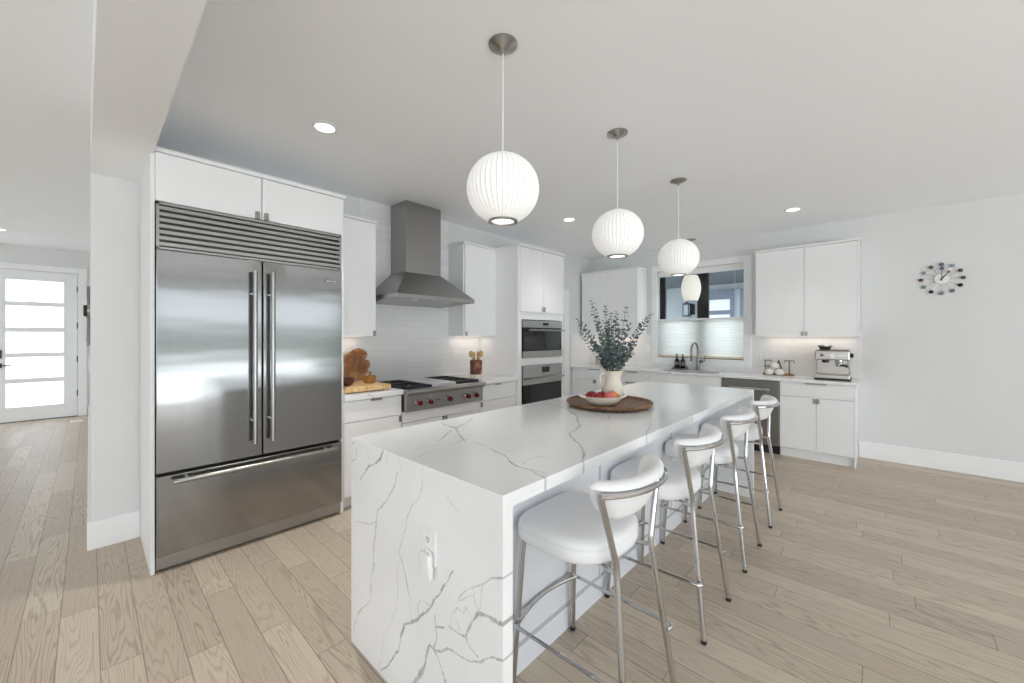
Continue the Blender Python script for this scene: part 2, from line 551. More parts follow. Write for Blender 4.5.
class MB:
    """collects shapes (world or local coordinates) and links them as ONE mesh object"""

    def __init__(self):
        self.bm = bmesh.new()
        self.mi = 0

    def _mark(self, faces):
        for f in faces:
            f.material_index = self.mi

    def box(self, x0, x1, y0, y1, z0, z1, b=0.0, seg=1):
        if x0 > x1: x0, x1 = x1, x0
        if y0 > y1: y0, y1 = y1, y0
        if z0 > z1: z0, z1 = z1, z0
        bm = self.bm
        v = [bm.verts.new(p) for p in ((x0, y0, z0), (x1, y0, z0), (x1, y1, z0), (x0, y1, z0),
                                       (x0, y0, z1), (x1, y0, z1), (x1, y1, z1), (x0, y1, z1))]
        fs = [bm.faces.new([v[i] for i in q]) for q in ((3, 2, 1, 0), (4, 5, 6, 7), (0, 1, 5, 4),
                                                        (1, 2, 6, 5), (2, 3, 7, 6), (3, 0, 4, 7))]
        self._mark(fs)
        if b > 0:
            b = min(b, 0.45 * min(x1 - x0, y1 - y0, z1 - z0))
            es = list({e for f in fs for e in f.edges})
            r = bmesh.ops.bevel(bm, geom=es, offset=b, segments=seg, profile=0.5, affect='EDGES')
            self._mark(r['faces'])
        return self

    def hexa(self, pts):
        """eight corners: bottom four counter-clockwise, then top four"""
        v = [self.bm.verts.new(p) for p in pts]
        fs = [self.bm.faces.new([v[i] for i in q]) for q in ((3, 2, 1, 0), (4, 5, 6, 7), (0, 1, 5, 4),
                                                             (1, 2, 6, 5), (2, 3, 7, 6), (3, 0, 4, 7))]
        self._mark(fs)
        return self

    def tube(self, pts, r, seg=10, closed=False, caps=True):
        pts = [Vector(p) for p in pts]
        n = len(pts)
        rs = r if isinstance(r, (list, tuple)) else [r] * n
        rings = []
        up = None
        for i, p in enumerate(pts):
            if closed:
                t = (pts[(i + 1) % n] - pts[i - 1]).normalized()
            elif i == 0:
                t = (pts[1] - pts[0]).normalized()
            elif i == n - 1:
                t = (pts[-1] - pts[-2]).normalized()
            else:
                t = ((pts[i + 1] - p).normalized() + (p - pts[i - 1]).normalized()).normalized()
            if up is None:
                a = Vector((0, 0, 1)) if abs(t.z) < 0.9 else Vector((1, 0, 0))
                up = (a - t * a.dot(t)).normalized()
            else:
                up = (up - t * up.dot(t)).normalized()
            sd = t.cross(up)
            rings.append([self.bm.verts.new(p + (up * math.cos(2 * PI * k / seg) + sd * math.sin(2 * PI * k / seg)) * rs[i])
                          for k in range(seg)])
        m = n if closed else n - 1
        fs = []
        for i in range(m):
            a, bb = rings[i], rings[(i + 1) % n]
            for k in range(seg):
                fs.append(self.bm.faces.new((a[k], a[(k + 1) % seg], bb[(k + 1) % seg], bb[k])))
        if caps and not closed:
            fs.append(self.bm.faces.new(rings[0][::-1]))
            fs.append(self.bm.faces.new(rings[-1]))
        self._mark(fs)
        return self

    def cyl(self, p0, p1, r, seg=20, r2=None):
        return self.tube([p0, p1], [r, r if r2 is None else r2], seg)

    def lathe(self, prof, c=(0, 0, 0), seg=32, axis='z', fn=None):
        """prof: list of (radius, height); fn(angle, radius, height) may alter the radius"""
        c = Vector(c)
        rings = []
        for (r, h) in prof:
            ring = []
            for k in range(seg):
                a = 2 * PI * k / seg
                rr = fn(a, r, h) if fn else r
                if axis == 'z':
                    p = Vector((rr * math.cos(a), rr * math.sin(a), h))
                elif axis == 'y':
                    p = Vector((rr * math.cos(a), h, -rr * math.sin(a)))
                else:
                    p = Vector((h, rr * math.cos(a), rr * math.sin(a)))
                ring.append(self.bm.verts.new(c + p))
            rings.append(ring)
        fs = []
        for a, bb in zip(rings, rings[1:]):
            for k in range(seg):
                fs.append(self.bm.faces.new((a[k], a[(k + 1) % seg], bb[(k + 1) % seg], bb[k])))
        fs.append(self.bm.faces.new(rings[0][::-1]))
        fs.append(self.bm.faces.new(rings[-1]))
        self._mark(fs)
        return self

    def ball(self, c, r, seg=16, rings=10, rz=0.0):
        if not isinstance(r, (tuple, list)):
            r = (r, r, r)
        mt = Matrix.Translation(c) @ Matrix.Rotation(rz, 4, 'Z') @ Matrix.Diagonal((r[0], r[1], r[2], 1))
        res = bmesh.ops.create_uvsphere(self.bm, u_segments=seg, v_segments=rings, radius=1, matrix=mt)
        self._mark({f for v in res['verts'] for f in v.link_faces})
        return self

    def prism(self, poly, axis, a0, a1):
        """extrude a 2-D outline along x, y or z"""
        def P(u, v, w):
            return {'x': (w, u, v), 'y': (u, w, v), 'z': (u, v, w)}[axis]
        A = [self.bm.verts.new(P(u, v, a0)) for u, v in poly]
        B = [self.bm.verts.new(P(u, v, a1)) for u, v in poly]
        n = len(poly)
        fs = [self.bm.faces.new(A[::-1]), self.bm.faces.new(B)]
        for i in range(n):
            fs.append(self.bm.faces.new((A[i], A[(i + 1) % n], B[(i + 1) % n], B[i])))
        self._mark(fs)
        return self

    def loft(self, rings, cap=True, closed=True):
        R = [[self.bm.verts.new(p) for p in ring] for ring in rings]
        fs = []
        for a, bb in zip(R, R[1:]):
            k = len(a)
            for i in range(k if closed else k - 1):
                fs.append(self.bm.faces.new((a[i], a[(i + 1) % k], bb[(i + 1) % k], bb[i])))
        if cap:
            fs.append(self.bm.faces.new(R[0][::-1]))
            fs.append(self.bm.faces.new(R[-1]))
        self._mark(fs)
        return self

    def build(self, name, mats, parent=None, smooth=False, off=None, angle=0.6):
        bmesh.ops.recalc_face_normals(self.bm, faces=self.bm.faces)
        me = bpy.data.meshes.new(name)
        if off is None:
            off = root_loc(parent) if parent is not None else (0, 0, 0)
        bmesh.ops.translate(self.bm, verts=self.bm.verts, vec=-Vector(off))
        if smooth:
            for f in self.bm.faces:
                f.smooth = True
            for e in self.bm.edges:
                if len(e.link_faces) == 2 and e.calc_face_angle(0) > angle:
                    e.smooth = False
        self.bm.to_mesh(me)
        self.bm.free()
        for mm in (mats if isinstance(mats, (list, tuple)) else [mats]):
            me.materials.append(mm)
        o = bpy.data.objects.new(name, me)
        COL.objects.link(o)
        if parent is not None:
            o.parent = parent
        else:
            o.location = off
        return o


LOCAL = set()


def root_loc(p):
    """world offset that a mesh authored in world coordinates needs under parent p"""
    v = Vector((0, 0, 0))
    while p is not None:
        v += p.location
        p = p.parent
    return v


def tag(o, label=None, cat=None, group=None, kind=None):
    if label: o['label'] = label
    if cat: o['category'] = cat
    if group: o['group'] = group
    if kind: o['kind'] = kind
    return o


def thing(name, loc, label, cat, group=None):
    o = bpy.data.objects.new(name, None)
    o.empty_display_size = 0.05
    COL.objects.link(o)
    o.location = loc
    return tag(o, label, cat, group)


def struct(name, loc=None):
    o = bpy.data.objects.new(name, None)
    COL.objects.link(o)
    o.location = loc or (0, 0, 0)
    o['kind'] = 'structure'
    return o


def kids(o):
    return [c for c in COL.objects if c.parent == o]


def copy_tree(o, parent=None):
    c = o.copy()
    COL.objects.link(c)
    c.parent = parent
    for ch in list(o.children):
        copy_tree(ch, c)
    return c


def text_mesh(name, body, size, mat, parent, loc, rot, depth=0.0008):
    """lettering: font outline turned into a mesh part"""
    cu = bpy.data.curves.new(name, 'FONT')
    cu.body = body
    cu.size = size
    cu.extrude = depth
    cu.align_x = 'CENTER'
    cu.align_y = 'CENTER'
    tmp = bpy.data.objects.new(name + '_curve', cu)
    COL.objects.link(tmp)
    bpy.context.view_layer.update()
    me = bpy.data.meshes.new_from_object(tmp.evaluated_get(bpy.context.evaluated_depsgraph_get()))
    COL.objects.unlink(tmp)
    bpy.data.objects.remove(tmp)
    me.materials.clear()
    me.materials.append(mat)
    o = bpy.data.objects.new(name, me)
    COL.objects.link(o)
    o.parent = parent
    o.location = Vector(loc) - root_loc(parent)
    o.rotation_euler = rot
    return o


# ------------------------------------------------------------------ setting
WY, WX, CZ, HZ = 3.70, 5.967, 2.706, 2.82      # range wall, window wall, kitchen ceiling, hall ceiling
BACK, LEFT, DOORY, HALLX = -4.2, -4.5, 10.06, -1.5


def S(name, mb, mat, smooth=False):
    o = mb.build(name, mat, None, smooth)
    o['kind'] = 'structure'
    return o


S('floor', MB().box(LEFT - .3, WX + .15, BACK - .15, DOORY + .2, -0.12, 0.0), M['floor'])
S('ceiling', MB().box(0.24, WX + .15, BACK - .15, WY + .12, CZ, CZ + .2), M['ceiling'])
S('ceiling_hall', MB().box(LEFT - .15, 0.1, BACK - .15, DOORY + .2, HZ, HZ + .15), M['ceiling'])
# dropped beam continuing from the end of the range wall
S('beam', MB().hexa([(0.05, BACK - .1, 2.416), (0.25, BACK - .1, 2.416), (0.25, WY + .01, 2.416), (0.005, WY + .01, 2.416),
                     (0.05, BACK - .1, 2.90), (0.25, BACK - .1, 2.90), (0.25, WY + .01, 2.90), (0.005, WY + .01, 2.90)]), M['ceiling'])
# range wall with a doorway beyond the oven tower
rw = MB()
rw.box(0.005, 4.40, WY, WY + .13, 0, 2.9)
rw.box(5.16, WX + .1, WY, WY + .13, 0, 2.9)
rw.box(4.40, 5.16, WY, WY + .13, 2.03, 2.9)
S('wall_range', rw, M['wall'])
S('wall_hall', MB().box(0.005, 0.125, WY + .13, DOORY, 0, 2.9), M['wall'])
# window wall
ww = MB()
WO = (1.332, 2.512, 1.043, 2.357)
ww.box(WX, WX + .16, BACK - .1, WO[0], 0, 2.85)
ww.box(WX, WX + .16, WO[1], WY + .12, 0, 2.85)
ww.box(WX, WX + .16, WO[0], WO[1], 0, WO[2])
ww.box(WX, WX + .16, WO[0], WO[1], WO[3], 2.85)
S('wall_window', ww, M['wall'])
# back wall: wide glass doors behind the camera
bw = MB()
bw.box(LEFT, -3.0, BACK - .12, BACK, 0, 2.9)
bw.box(4.6, WX + .1, BACK - .12, BACK, 0, 2.9)
bw.box(-3.0, 4.6, BACK - .12, BACK, 2.38, 2.9)
S('wall_back', bw, M['wall'])
wf = MB()
for x in (-3.0, -1.1, 0.75, 2.65, 4.54):
    wf.box(x, x + .06, BACK - .10, BACK - .02, 0, 2.38)
wf.box(-3.0, 4.6, BACK - .10, BACK - .02, 0, 0.09)
wf.box(-3.0, 4.6, BACK - .10, BACK - .02, 2.30, 2.38)
S('window_2', wf, M['darksteel'])
# left living room wall with windows, far from view
lw = MB()
lw.box(LEFT - .12, LEFT, BACK, -3.4, 0, 2.9)
lw.box(LEFT - .12, LEFT, 9.0, DOORY + .1, 0, 2.9)
lw.box(LEFT - .12, LEFT, -3.4, 9.0, 0, 0.2)
lw.box(LEFT - .12, LEFT, -3.4, 9.0, 2.5, 2.9)
lw.box(LEFT - .12, LEFT, 1.5, 5.2, 0.2, 2.5)
S('wall_left', lw, M['wall'])
dw_ = MB()
dw_.box(LEFT, -1.06, DOORY, DOORY + .14, 0, 2.9)
dw_.box(-0.135, 0.13, DOORY, DOORY + .14, 0, 2.9)
dw_.box(-1.06, -0.135, DOORY, DOORY + .14, 2.43, 2.9)
S('wall_door', dw_, M['wall'])

# baseboards
BH = 0.181
S('baseboard_end', MB().box(-0.012, 0.237, WY - .015, WY, 0, BH, .003), M['trim'])
S('baseboard_hall', MB().box(-0.010, 0.005, WY, DOORY - .02, 0, BH, .003), M['trim'])
S('baseboard_right', MB().box(WX - .015, WX, BACK, 0.177, 0, BH, .003), M['trim'])
S('baseboard_range', MB().box(5.30, WX - .6, WY - .015, WY, 0, BH, .003), M['trim'])
# door casing beyond the oven tower and the door in it
S('trim_1', MB().box(5.155, 5.30, WY - .018, WY, 0, 2.115, .002).box(4.26, 4.40, WY - .018, WY, 0, 2.115, .002)
  .box(4.40, 5.155, WY - .018, WY, 2.03, 2.115, .002), M['trim'])
S('door_2', MB().box(4.405, 5.155, WY + .03, WY + .07, 0.005, 2.025, .002), M['trim'])

# front door at the end of the hall: five frosted lites
d1 = struct('door_1', (-0.60, DOORY, 0))
fr = MB()
fr.box(-1.055, -0.90, DOORY - .01, DOORY + .035, 0.012, 2.425, .002)
fr.box(-0.295, -0.14, DOORY - .01, DOORY + .035, 0.012, 2.425, .002)
zs = [0.235, 0.62, 0.69, 1.035, 1.10, 1.44, 1.51, 1.86, 1.925, 2.275]
fr.box(-0.90, -0.295, DOORY - .01, DOORY + .035, 0.012, zs[0], .002)
fr.box(-0.90, -0.295, DOORY - .01, DOORY + .035, zs[9], 2.425, .002)
for i in (1, 3, 5, 7):
    fr.box(-0.90, -0.295, DOORY - .01, DOORY + .035, zs[i], zs[i + 1], .002)
fr.box(-.165, -.1351, DOORY + .036, DOORY + .06, 0.012, 2.43).box(-1.06, -1.03, DOORY + .036, DOORY + .06, 0.012, 2.43).box(-1.03, -.165, DOORY + .036, DOORY + .06, 2.40, 2.43)
fr.build('door_frame', M['trim'], d1)
for i in range(0, 10, 2):
    MB().box(-0.90, -0.295, DOORY + .008, DOORY + .018, zs[i], zs[i + 1]).build('pane', M['frost'], d1)
for z in (0.40, 0.98, 1.55, 2.17):
    MB().box(-0.148, -0.126, DOORY - .016, DOORY - .004, z - .05, z + .05, .002).build('hinge', M['black'], d1)
hd = MB()
hd.box(-0.985, -0.935, DOORY - .022, DOORY - .008, 1.02, 1.15, .003)
hd.box(-0.985, -0.935, DOORY - .022, DOORY - .008, 0.87, 0.94, .003)
hd.tube([(-0.96, DOORY - .02, .905), (-0.96, DOORY - .06, .905), (-0.84, DOORY - .06, .905)], .009)
hd.build('door_handle', M['black'], d1, True)
S('trim_2', MB().box(-0.135, -0.03, DOORY - .02, DOORY, 0, 2.53, .003).box(-1.165, -1.06, DOORY - .02, DOORY, 0, 2.53, .003)
  .box(-1.06, -0.135, DOORY - .02, DOORY, 2.435, 2.53, .003), M['trim'])
S('trim_3', MB().box(-1.06, -0.135, DOORY - .02, DOORY + .1, 0, 0.012), M['darksteel'])

# kitchen window: casing, black slider frame, panes
w1 = struct('window_1', (WX, 1.9, 1.7))
cs = MB()
cs.box(WX - .02, WX, 1.240, WO[0], .950, 2.443, .003)
cs.box(WX - .02, WX, WO[1], 2.590, .950, 2.443, .003)
cs.box(WX - .02, WX, WO[0], WO[1], .950, WO[2], .003)
cs.box(WX - .02, WX, WO[0], WO[1], WO[3], 2.443, .003)
cs.build('window_casing', M['trim'], w1)
fx0, fx1 = WX + .108, WX + .155
fb = MB()
fb.box(fx0, fx1, 2.430, WO[1], WO[2], WO[3])
fb.box(fx0, fx1, WO[0], 1.352, WO[2], WO[3])
fb.box(fx0, fx1, WO[0], WO[1], WO[2], WO[2] + .05)
fb.box(fx0, fx1, WO[0], WO[1], WO[3] - .03, WO[3])
fb.box(fx0 - .01, fx1, 1.855, 1.960, WO[2], WO[3], .003)
fb.box(fx0 - .03, fx0 + .02, 1.800, 1.850, WO[2], WO[3], .003)
fb.build('window_frame', M['black'], w1)
MB().box(WX + .130, WX + .136, 1.960, 2.430, WO[2] + .05, WO[3] - .03).build('pane', M['glass'], w1)
MB().box(WX + .118, WX + .124, 1.352, 1.800, WO[2] + .05, WO[3] - .03).build('pane', M['glass'], w1)

bl = thing('window_blind', (WX + .03, 1.9, 1.04), 'white pleated shade covering the lower half of the kitchen window', 'blind')
zt, zb = 1.628, WO[2] + .012
sh = MB()
npl = 29
poly = []
for i in range(npl + 1):
    poly.append((WX + .018 + (0.004 if i % 2 else 0.0), zb + .03 + (zt - zb - .05) * i / npl))
back = [(x + .003, z) for x, z in poly[::-1]]
sh.loft([[(x, WO[0] + .010, z) for x, z in poly], [(x, WO[1] - .012, z) for x, z in poly]], cap=False, closed=False)
sh.build('shade_fabric', M['blind'], bl)
MB().box(WX + .020, WX + .055, WO[0] + .006, WO[1] - .006, zt - .022, zt, .003).build('top_rail', M['plate'], bl)
MB().box(WX + .020, WX + .055, WO[0] + .006, WO[1] - .006, zb, zb + .032, .003).build(
    'bottom_rail', simple('warm_shade_rail', srgb(224, 212, 188), 0.5), bl)
MB().box(WX + .012, WX + .065, WO[0] + .003, WO[1] - .003, WO[3] - .085, WO[3] - .004, .003).build('headrail', M['plate'], bl)
for y in (WO[0] + .12, WO[1] - .12):
    MB().cyl((WX + .038, y, zt - .01), (WX + .038, y, WO[3] - .05), .0012, 6).build('cord', M['plate'], bl)

# outside the window: neighbouring porch with siding, soffit, lantern and a glazed door
EX = 8.6
S('exterior_wall', MB().box(EX, EX + .15, 0.2, 5.2, 0, 2.72), M['siding'])
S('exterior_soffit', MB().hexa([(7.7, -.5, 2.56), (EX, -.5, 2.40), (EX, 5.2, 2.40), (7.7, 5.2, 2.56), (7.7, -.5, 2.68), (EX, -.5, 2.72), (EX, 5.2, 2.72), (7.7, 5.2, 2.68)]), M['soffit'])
S('exterior_ground', MB().box(-24, 26, -24, 26, -.25, -.125), simple('pale_paving', srgb(182, 180, 176), .9))
S('garden_wall', MB().box(-14, 16, -14.2, -14, -.13, 1.72), simple('garden_hedge', srgb(96, 104, 92), .9, var=.2, scale=3))
pd = thing('porch_door', (EX, 2.15, 0), 'grey glazed door across the porch, seen through the right half of the kitchen window', 'door')
f2 = MB()
for y0, y1 in ((2.06, 2.15), (2.55, 2.66), (1.90, 1.97), (1.25, 1.45)):
    f2.box(EX - .05, EX - .001, y0, y1, 0, 2.28)
for y0, y1 in ((2.15, 2.55), (1.45, 1.90)):
    for z0, z1 in ((0, 1.40), (1.80, 1.88), (2.10, 2.28)):
        f2.box(EX - .05, EX - .001, y0, y1, z0, z1)
f2.build('door_frame', M['ext_frame'], pd)
MB().box(EX - .055, EX - .002, 1.972, 2.058, 0, 2.28).build('mullion', M['siding'], pd)
for y0, y1 in ((2.15, 2.55), (1.45, 1.90)):
    for a, b_ in ((1.88, 2.10), (1.40, 1.80)):
        MB().box(EX - .03, EX - .02, y0, y1, a, b_).build('pane', M['trim'], pd)
ln = thing('wall_lantern', (EX - .1, 2.880, 1.810), 'small black wall lantern outside, seen through the left half of the kitchen window', 'lantern')
MB().box(EX - .02, EX, 2.820, 2.920, 1.820, 2.040).build('back_plate', M['black'], ln)
lb = MB()
lb.box(EX - .20, EX - .06, 2.880, 3.000, 1.780, 1.800).box(EX - .20, EX - .06, 2.880, 3.000, 2.020, 2.050)
lb.box(EX - .155, EX - .105, 2.920, 2.960, 2.050, 2.080).box(EX - .06, EX - .02, 2.870, 2.910, 1.940, 1.980)
for (dx, y) in ((-.20, 2.880), (-.07, 2.880), (-.20, 2.990), (-.07, 2.990)):
    lb.box(EX + dx, EX + dx + .012, y, y + .012, 1.800, 2.020)
lb.build('lantern_frame', M['black'], ln)
MB().box(EX - .185, EX - .075, 2.895, 2.985, 1.800, 2.020).build('lantern_glass', M['siding'], ln)

# backsplash tile
bt = MB()
bt.box(1.782, 2.865, WY - .012, WY, .86, CZ)
bt.box(1.345, 1.782, WY - .012, WY, .86, 1.40)
bt.box(2.865, 3.355, WY - .012, WY, .86, 1.40)
S('trim_4', bt, M['tile'])
b2 = MB()
b2.box(WX - .012, WX, 0.160, 1.240, .88, 1.40)
b2.box(WX - .012, WX, 2.590, 3.70, .88, 1.40)
b2.box(WX - .012, WX, 1.240, 2.590, .88, .950)
b2.box(5.36, WX, WY - .012, WY, .88, 2.115 - .7)
S('trim_5', b2, M['tile'])

# ------------------------------------------------------------------ cabinets
DT = 0.019        # door thickness


def pull_tab(x, y, z, face, w=.024, h=.036):
    """small folded nickel edge pull; face is '-y' or '-x'"""
    m = MB()
    if face == '-y':
        m.box(x - w / 2, x + w / 2, y - .010, y + .0005, z - h / 2, z + h / 2, .0015)
        m.box(x - w / 2, x + w / 2, y - .016, y - .009, z - h / 2, z - h / 2 + .004, .001)
    else:
        m.box(x - .010, x + .0005, y - w / 2, y + w / 2, z - h / 2, z + h / 2, .0015)
        m.box(x - .016, x - .009, y - w / 2, y + w / 2, z - h / 2, z - h / 2 + .004, .001)
    return m


def front(parent, name, a0, a1, z0, z1, face, plane, handle=None):
    """door or drawer front; handle=(a, z, w, h)"""
    m = MB()
    if face == '-y':
        m.box(a0, a1, plane, plane + DT, z0, z1, .0015)
    else:
        m.box(plane, plane + DT, a0, a1, z0, z1, .0015)
    o = m.build(name, M['cab'], parent)
    if handle:
        a, z, w, h = handle
        hm = pull_tab(a, plane, z, face, w, h) if face == '-y' else pull_tab(plane, a, z, face, w, h)
        hm.build('handle', M['nickel'], o)
    return o


TAB = (.024, .036)
# --- refrigerator surround with two doors above
FY = 3.040
t = thing('refrigerator_cabinet', (0.79, FY, 0), 'tall white cabinet frame around the steel refrigerator with two doors above it', 'cabinet')
MB().box(.237, .256, FY + .005, WY - .0155, 0, 2.430, .001).build('side_panel', M['cab'], t)
MB().box(1.324, 1.345, FY + .005, WY - .0155, 0, 2.430, .001).build('side_panel', M['cab'], t)
MB().box(.256, 1.324, FY + .025, WY - .001, 2.150, 2.430).build('carcass', M['cab'], t)
front(t, 'door', .258, .789, 2.150, 2.428, '-y', FY, (.766, 2.175, .026, .05))
front(t, 'door', .795, 1.323, 2.150, 2.428, '-y', FY, (.818, 2.175, .026, .05))
MB().box(.232, 1.358, FY - .012, WY - .001, 2.432, 2.456, .002).build('crown_molding', M['cab'], t)

# --- refrigerator
rf = thing('refrigerator', (0.79, FY, 0), 'large stainless steel french door refrigerator with bottom freezer drawer', 'refrigerator')
RX0, RX1 = .260, 1.320
MB().box(RX0, RX1, FY + .05, WY - .06, 0.02, 2.146).build('body', M['darksteel'], rf)
RF = FY - .022
gr = MB()
gr.box(RX0, RX0 + .014, RF + .008, FY + .04, 1.875, 2.143)
gr.box(RX1 - .014, RX1, RF + .008, FY + .04, 1.875, 2.143)
gr.box(RX0, RX1, RF + .008, FY + .04, 2.128, 2.143)
gr.box(RX0, RX1, RF + .008, FY + .04, 1.872, 1.884)
for i in range(7):
    z = 1.893 + i * .0345
    gr.hexa([(RX0 + .014, RF + .010, z), (RX1 - .014, RF + .010, z), (RX1 - .014, RF + .045, z + .012), (RX0 + .014, RF + .045, z + .012),
             (RX0 + .014, RF + .010, z + .019), (RX1 - .014, RF + .010, z + .019), (RX1 - .014, RF + .045, z + .020), (RX0 + .014, RF + .045, z + .020)])
gr.build('grille', M['steel_h'], rf)


def rod_handle(parent, p0, p1, r, stand, mat, frac=(.1, .9)):
    p0, p1, stand = Vector(p0), Vector(p1), Vector(stand)
    m = MB().cyl(p0, p1, r, 16)
    for f in frac:
        q = p0.lerp(p1, f)
        m.cyl(q, q + stand, r * .75, 12)
    return m.build('handle', mat, parent, True)


for x0, x1, hx in ((RX0, .786, .735), (.794, RX1, .838)):
    d = MB().box(x0, x1, RF, FY + .045, .578, 1.868, .004, 2).build('door', M['steel'], rf)
    rod_handle(d, (hx, RF - .055, .672), (hx, RF - .055, 1.795), .0135, (0, .056, 0), M['steel_h'], (.13, .87))
d = MB().box(RX0, RX1, RF, FY + .045, .098, .560, .004, 2).build('freezer_drawer', M['steel'], rf)
rod_handle(d, (.330, RF - .055, .530), (1.262, RF - .055, .530), .0135, (0, .056, 0), M['steel_h'], (.07, .93))
MB().box(RX0, RX1, RF + .05, FY + .05, .564, .574).build('gasket', M['black'], rf)
tk = MB().box(RX0, RX1, RF + .035, FY + .05, .012, .088, .002)
tk.build('toe_grille', M['steel_h'], rf)
bd = MB().box(1.195, 1.288, RF - .002, RF + .001, 1.770, 1.790).build('badge', M['darksteel'], rf)
text_mesh('lettering', 'SUB-ZERO', .017, M['plate'], bd, (1.2415, RF - .0025, 1.780), (PI / 2, 0, 0))

# --- upper cabinets on the range wall
UY = 3.400


def upper_y(x0, x1, label, doors, crown=(0, .012)):
    t = thing('upper_cabinet', ((x0 + x1) / 2, WY, 1.37), label, 'cabinet')
    MB().box(x0, x1, UY + DT + .002, WY - .014, 1.370, 2.405, .001).build('carcass', M['cab'], t)
    for (a0, a1, h) in doors:
        front(t, 'door', a0, a1, 1.370, 2.402, '-y', UY, h)
    MB().box(x0 - crown[0], x1 + crown[1], UY - .012, WY - .014, 2.406, 2.428, .002).build('crown_molding', M['cab'], t)
    MB().box(x0 + .04, x1 - .04, WY - .10, WY - .07, 1.3665, 1.370).build('light_strip', M['led'], t)
    return t


upper_y(1.347, 1.803, 'white upper cabinet with one door between the refrigerator and the range hood', [(1.350, 1.802, (1.788, 1.395, .024, .05))])
upper_y(2.860, 3.355, 'white upper cabinet with one door between the range hood and the oven tower', [(2.874, 3.354, (2.890, 1.395, .024, .05))], (.012, 0))

# --- oven tower
TX0, TX1, TY = 3.357, 4.238, 3.040
t = thing('oven_tower_cabinet', (3.8, TY, 0), 'tall white cabinet holding the two built-in ovens with two doors on top', 'cabinet')
m = MB()
m.box(TX0, 3.424, TY + .004, WY - .014, 0, 2.41, .001)
m.box(4.196, TX1, TY + .004, WY - .014, 0, 2.41, .001)
for z0, z1 in ((1.566, 2.41), (1.022, 1.110), (.02, .42)):
    m.box(3.424, 4.196, TY + .004, WY - .014, z0, z1)
m.build('carcass', M['cab'], t)
front(t, 'door', 3.385, 3.808, 1.655, 2.402, '-y', TY - .014, (3.793, 1.695, .024, .06))
front(t, 'door', 3.813, 4.232, 1.655, 2.402, '-y', TY - .014, (3.828, 1.695, .024, .06))
front(t, 'drawer', 3.430, 4.190, .11, .41, '-y', TY - .014)
MB().box(TX0, TX1 + .012, TY - .024, WY - .014, 2.412, 2.434, .002).build('crown_molding', M['cab'], t)


def oven(name, label, z0, z1, bands, glass, disp, hz, cat):
    t = thing(name, (3.81, TY, z0), label, cat)
    X0, X1 = 3.432, 4.190
    MB().box(3.45, 4.17, TY + .02, WY - .12, z0 + .01, z1 - .01).build('body', M['darksteel'], t)
    for (a, b_) in bands:
        MB().box(X0, X1, TY - .020, TY + .02, a, b_, .002).build('steel_band', M['steel_h'], t)
    g = MB().box(X0 + .006, X1 - .006, TY - .016, TY + .02, glass[0], glass[1], .002).build('glass_door', M['glass_black'], t)
    rod_handle(g, (X0 + .06, TY - .065, hz), (X1 - .02, TY - .065, hz), .010, (0, .05, 0), M['steel_h'], (.06, .94))
    MB().box(disp[0], disp[1], TY - .0215, TY - .019, disp[2], disp[3]).build('display', M['glass_black'], t)
    return t


oven('microwave_oven', 'built-in steel microwave oven with black glass, upper one in the white tower', 1.112, 1.556,
     [(1.112, 1.190), (1.472, 1.556)], (1.192, 1.470), (3.79, 3.90, 1.500, 1.530), 1.440, 'microwave')
oven('wall_oven', 'built-in steel wall oven with black glass door, lower one in the white tower', .425, 1.020,
     [(.795, .850), (.852, 1.020)], (.430, .792), (3.77, 3.92, .925, .995), .866, 'oven')

# --- base cabinets on the range wall
BY, RC = 3.045, 0.905       # front plane, counter top height


def toe(parent, mb): mb.build('toe_kick', M['cab'], parent)


t = thing('base_cabinet', (1.6, BY, 0), 'white base cabinet between the refrigerator and the gas rangetop', 'cabinet')
MB().box(1.347, 1.855, BY + DT + .002, WY - .02, .105, RC - .043).build('carcass', M['cab'], t)
front(t, 'drawer', 1.349, 1.853, .690, .853, '-y', BY, (1.617, .849, .095, .016))
front(t, 'door', 1.349, 1.853, .110, .684, '-y', BY, (1.838, .655, .024, .05))
toe(t, MB().box(1.347, 1.855, BY + .085, BY + .1, 0, .105))
t = thing('base_cabinet', (2.32, BY, 0), 'white base cabinet directly under the gas rangetop', 'cabinet')
MB().box(1.858, 2.776, BY + DT + .002, WY - .02, .105, .705).build('carcass', M['cab'], t)
front(t, 'drawer', 1.860, 2.774, .610, .704, '-y', BY)
front(t, 'door', 1.860, 2.315, .110, .604, '-y', BY, (2.300, .580, .024, .05))
front(t, 'door', 2.319, 2.774, .110, .604, '-y', BY, (2.334, .580, .024, .05))
toe(t, MB().box(1.858, 2.776, BY + .085, BY + .1, 0, .105))
t = thing('base_cabinet', (3.07, BY, 0), 'white base cabinet between the gas rangetop and the oven tower', 'cabinet')
MB().box(2.779, 3.355, BY + DT + .002, WY - .02, .105, RC - .043).build('carcass', M['cab'], t)
front(t, 'drawer', 2.781, 3.30, .690, .853, '-y', BY, (3.035, .849, .095, .016))
front(t, 'door', 2.781, 3.30, .110, .684, '-y', BY, (2.796, .655, .024, .05))
toe(t, MB().box(2.779, 3.355, BY + .085, BY + .1, 0, .105))
tag(MB().box(1.347, 1.862, 3.022, WY - .013, RC - .042, RC, .002).build('countertop', M['quartz'], None, off=(1.6, 3.36, RC - .042)),
    'white veined countertop to the left of the gas rangetop', 'countertop')
tag(MB().box(2.772, 3.355, 3.022, WY - .013, RC - .042, RC, .002).build('countertop', M['quartz'], None, off=(3.06, 3.36, RC - .042)),
    'white veined countertop between the gas rangetop and the oven tower', 'countertop')

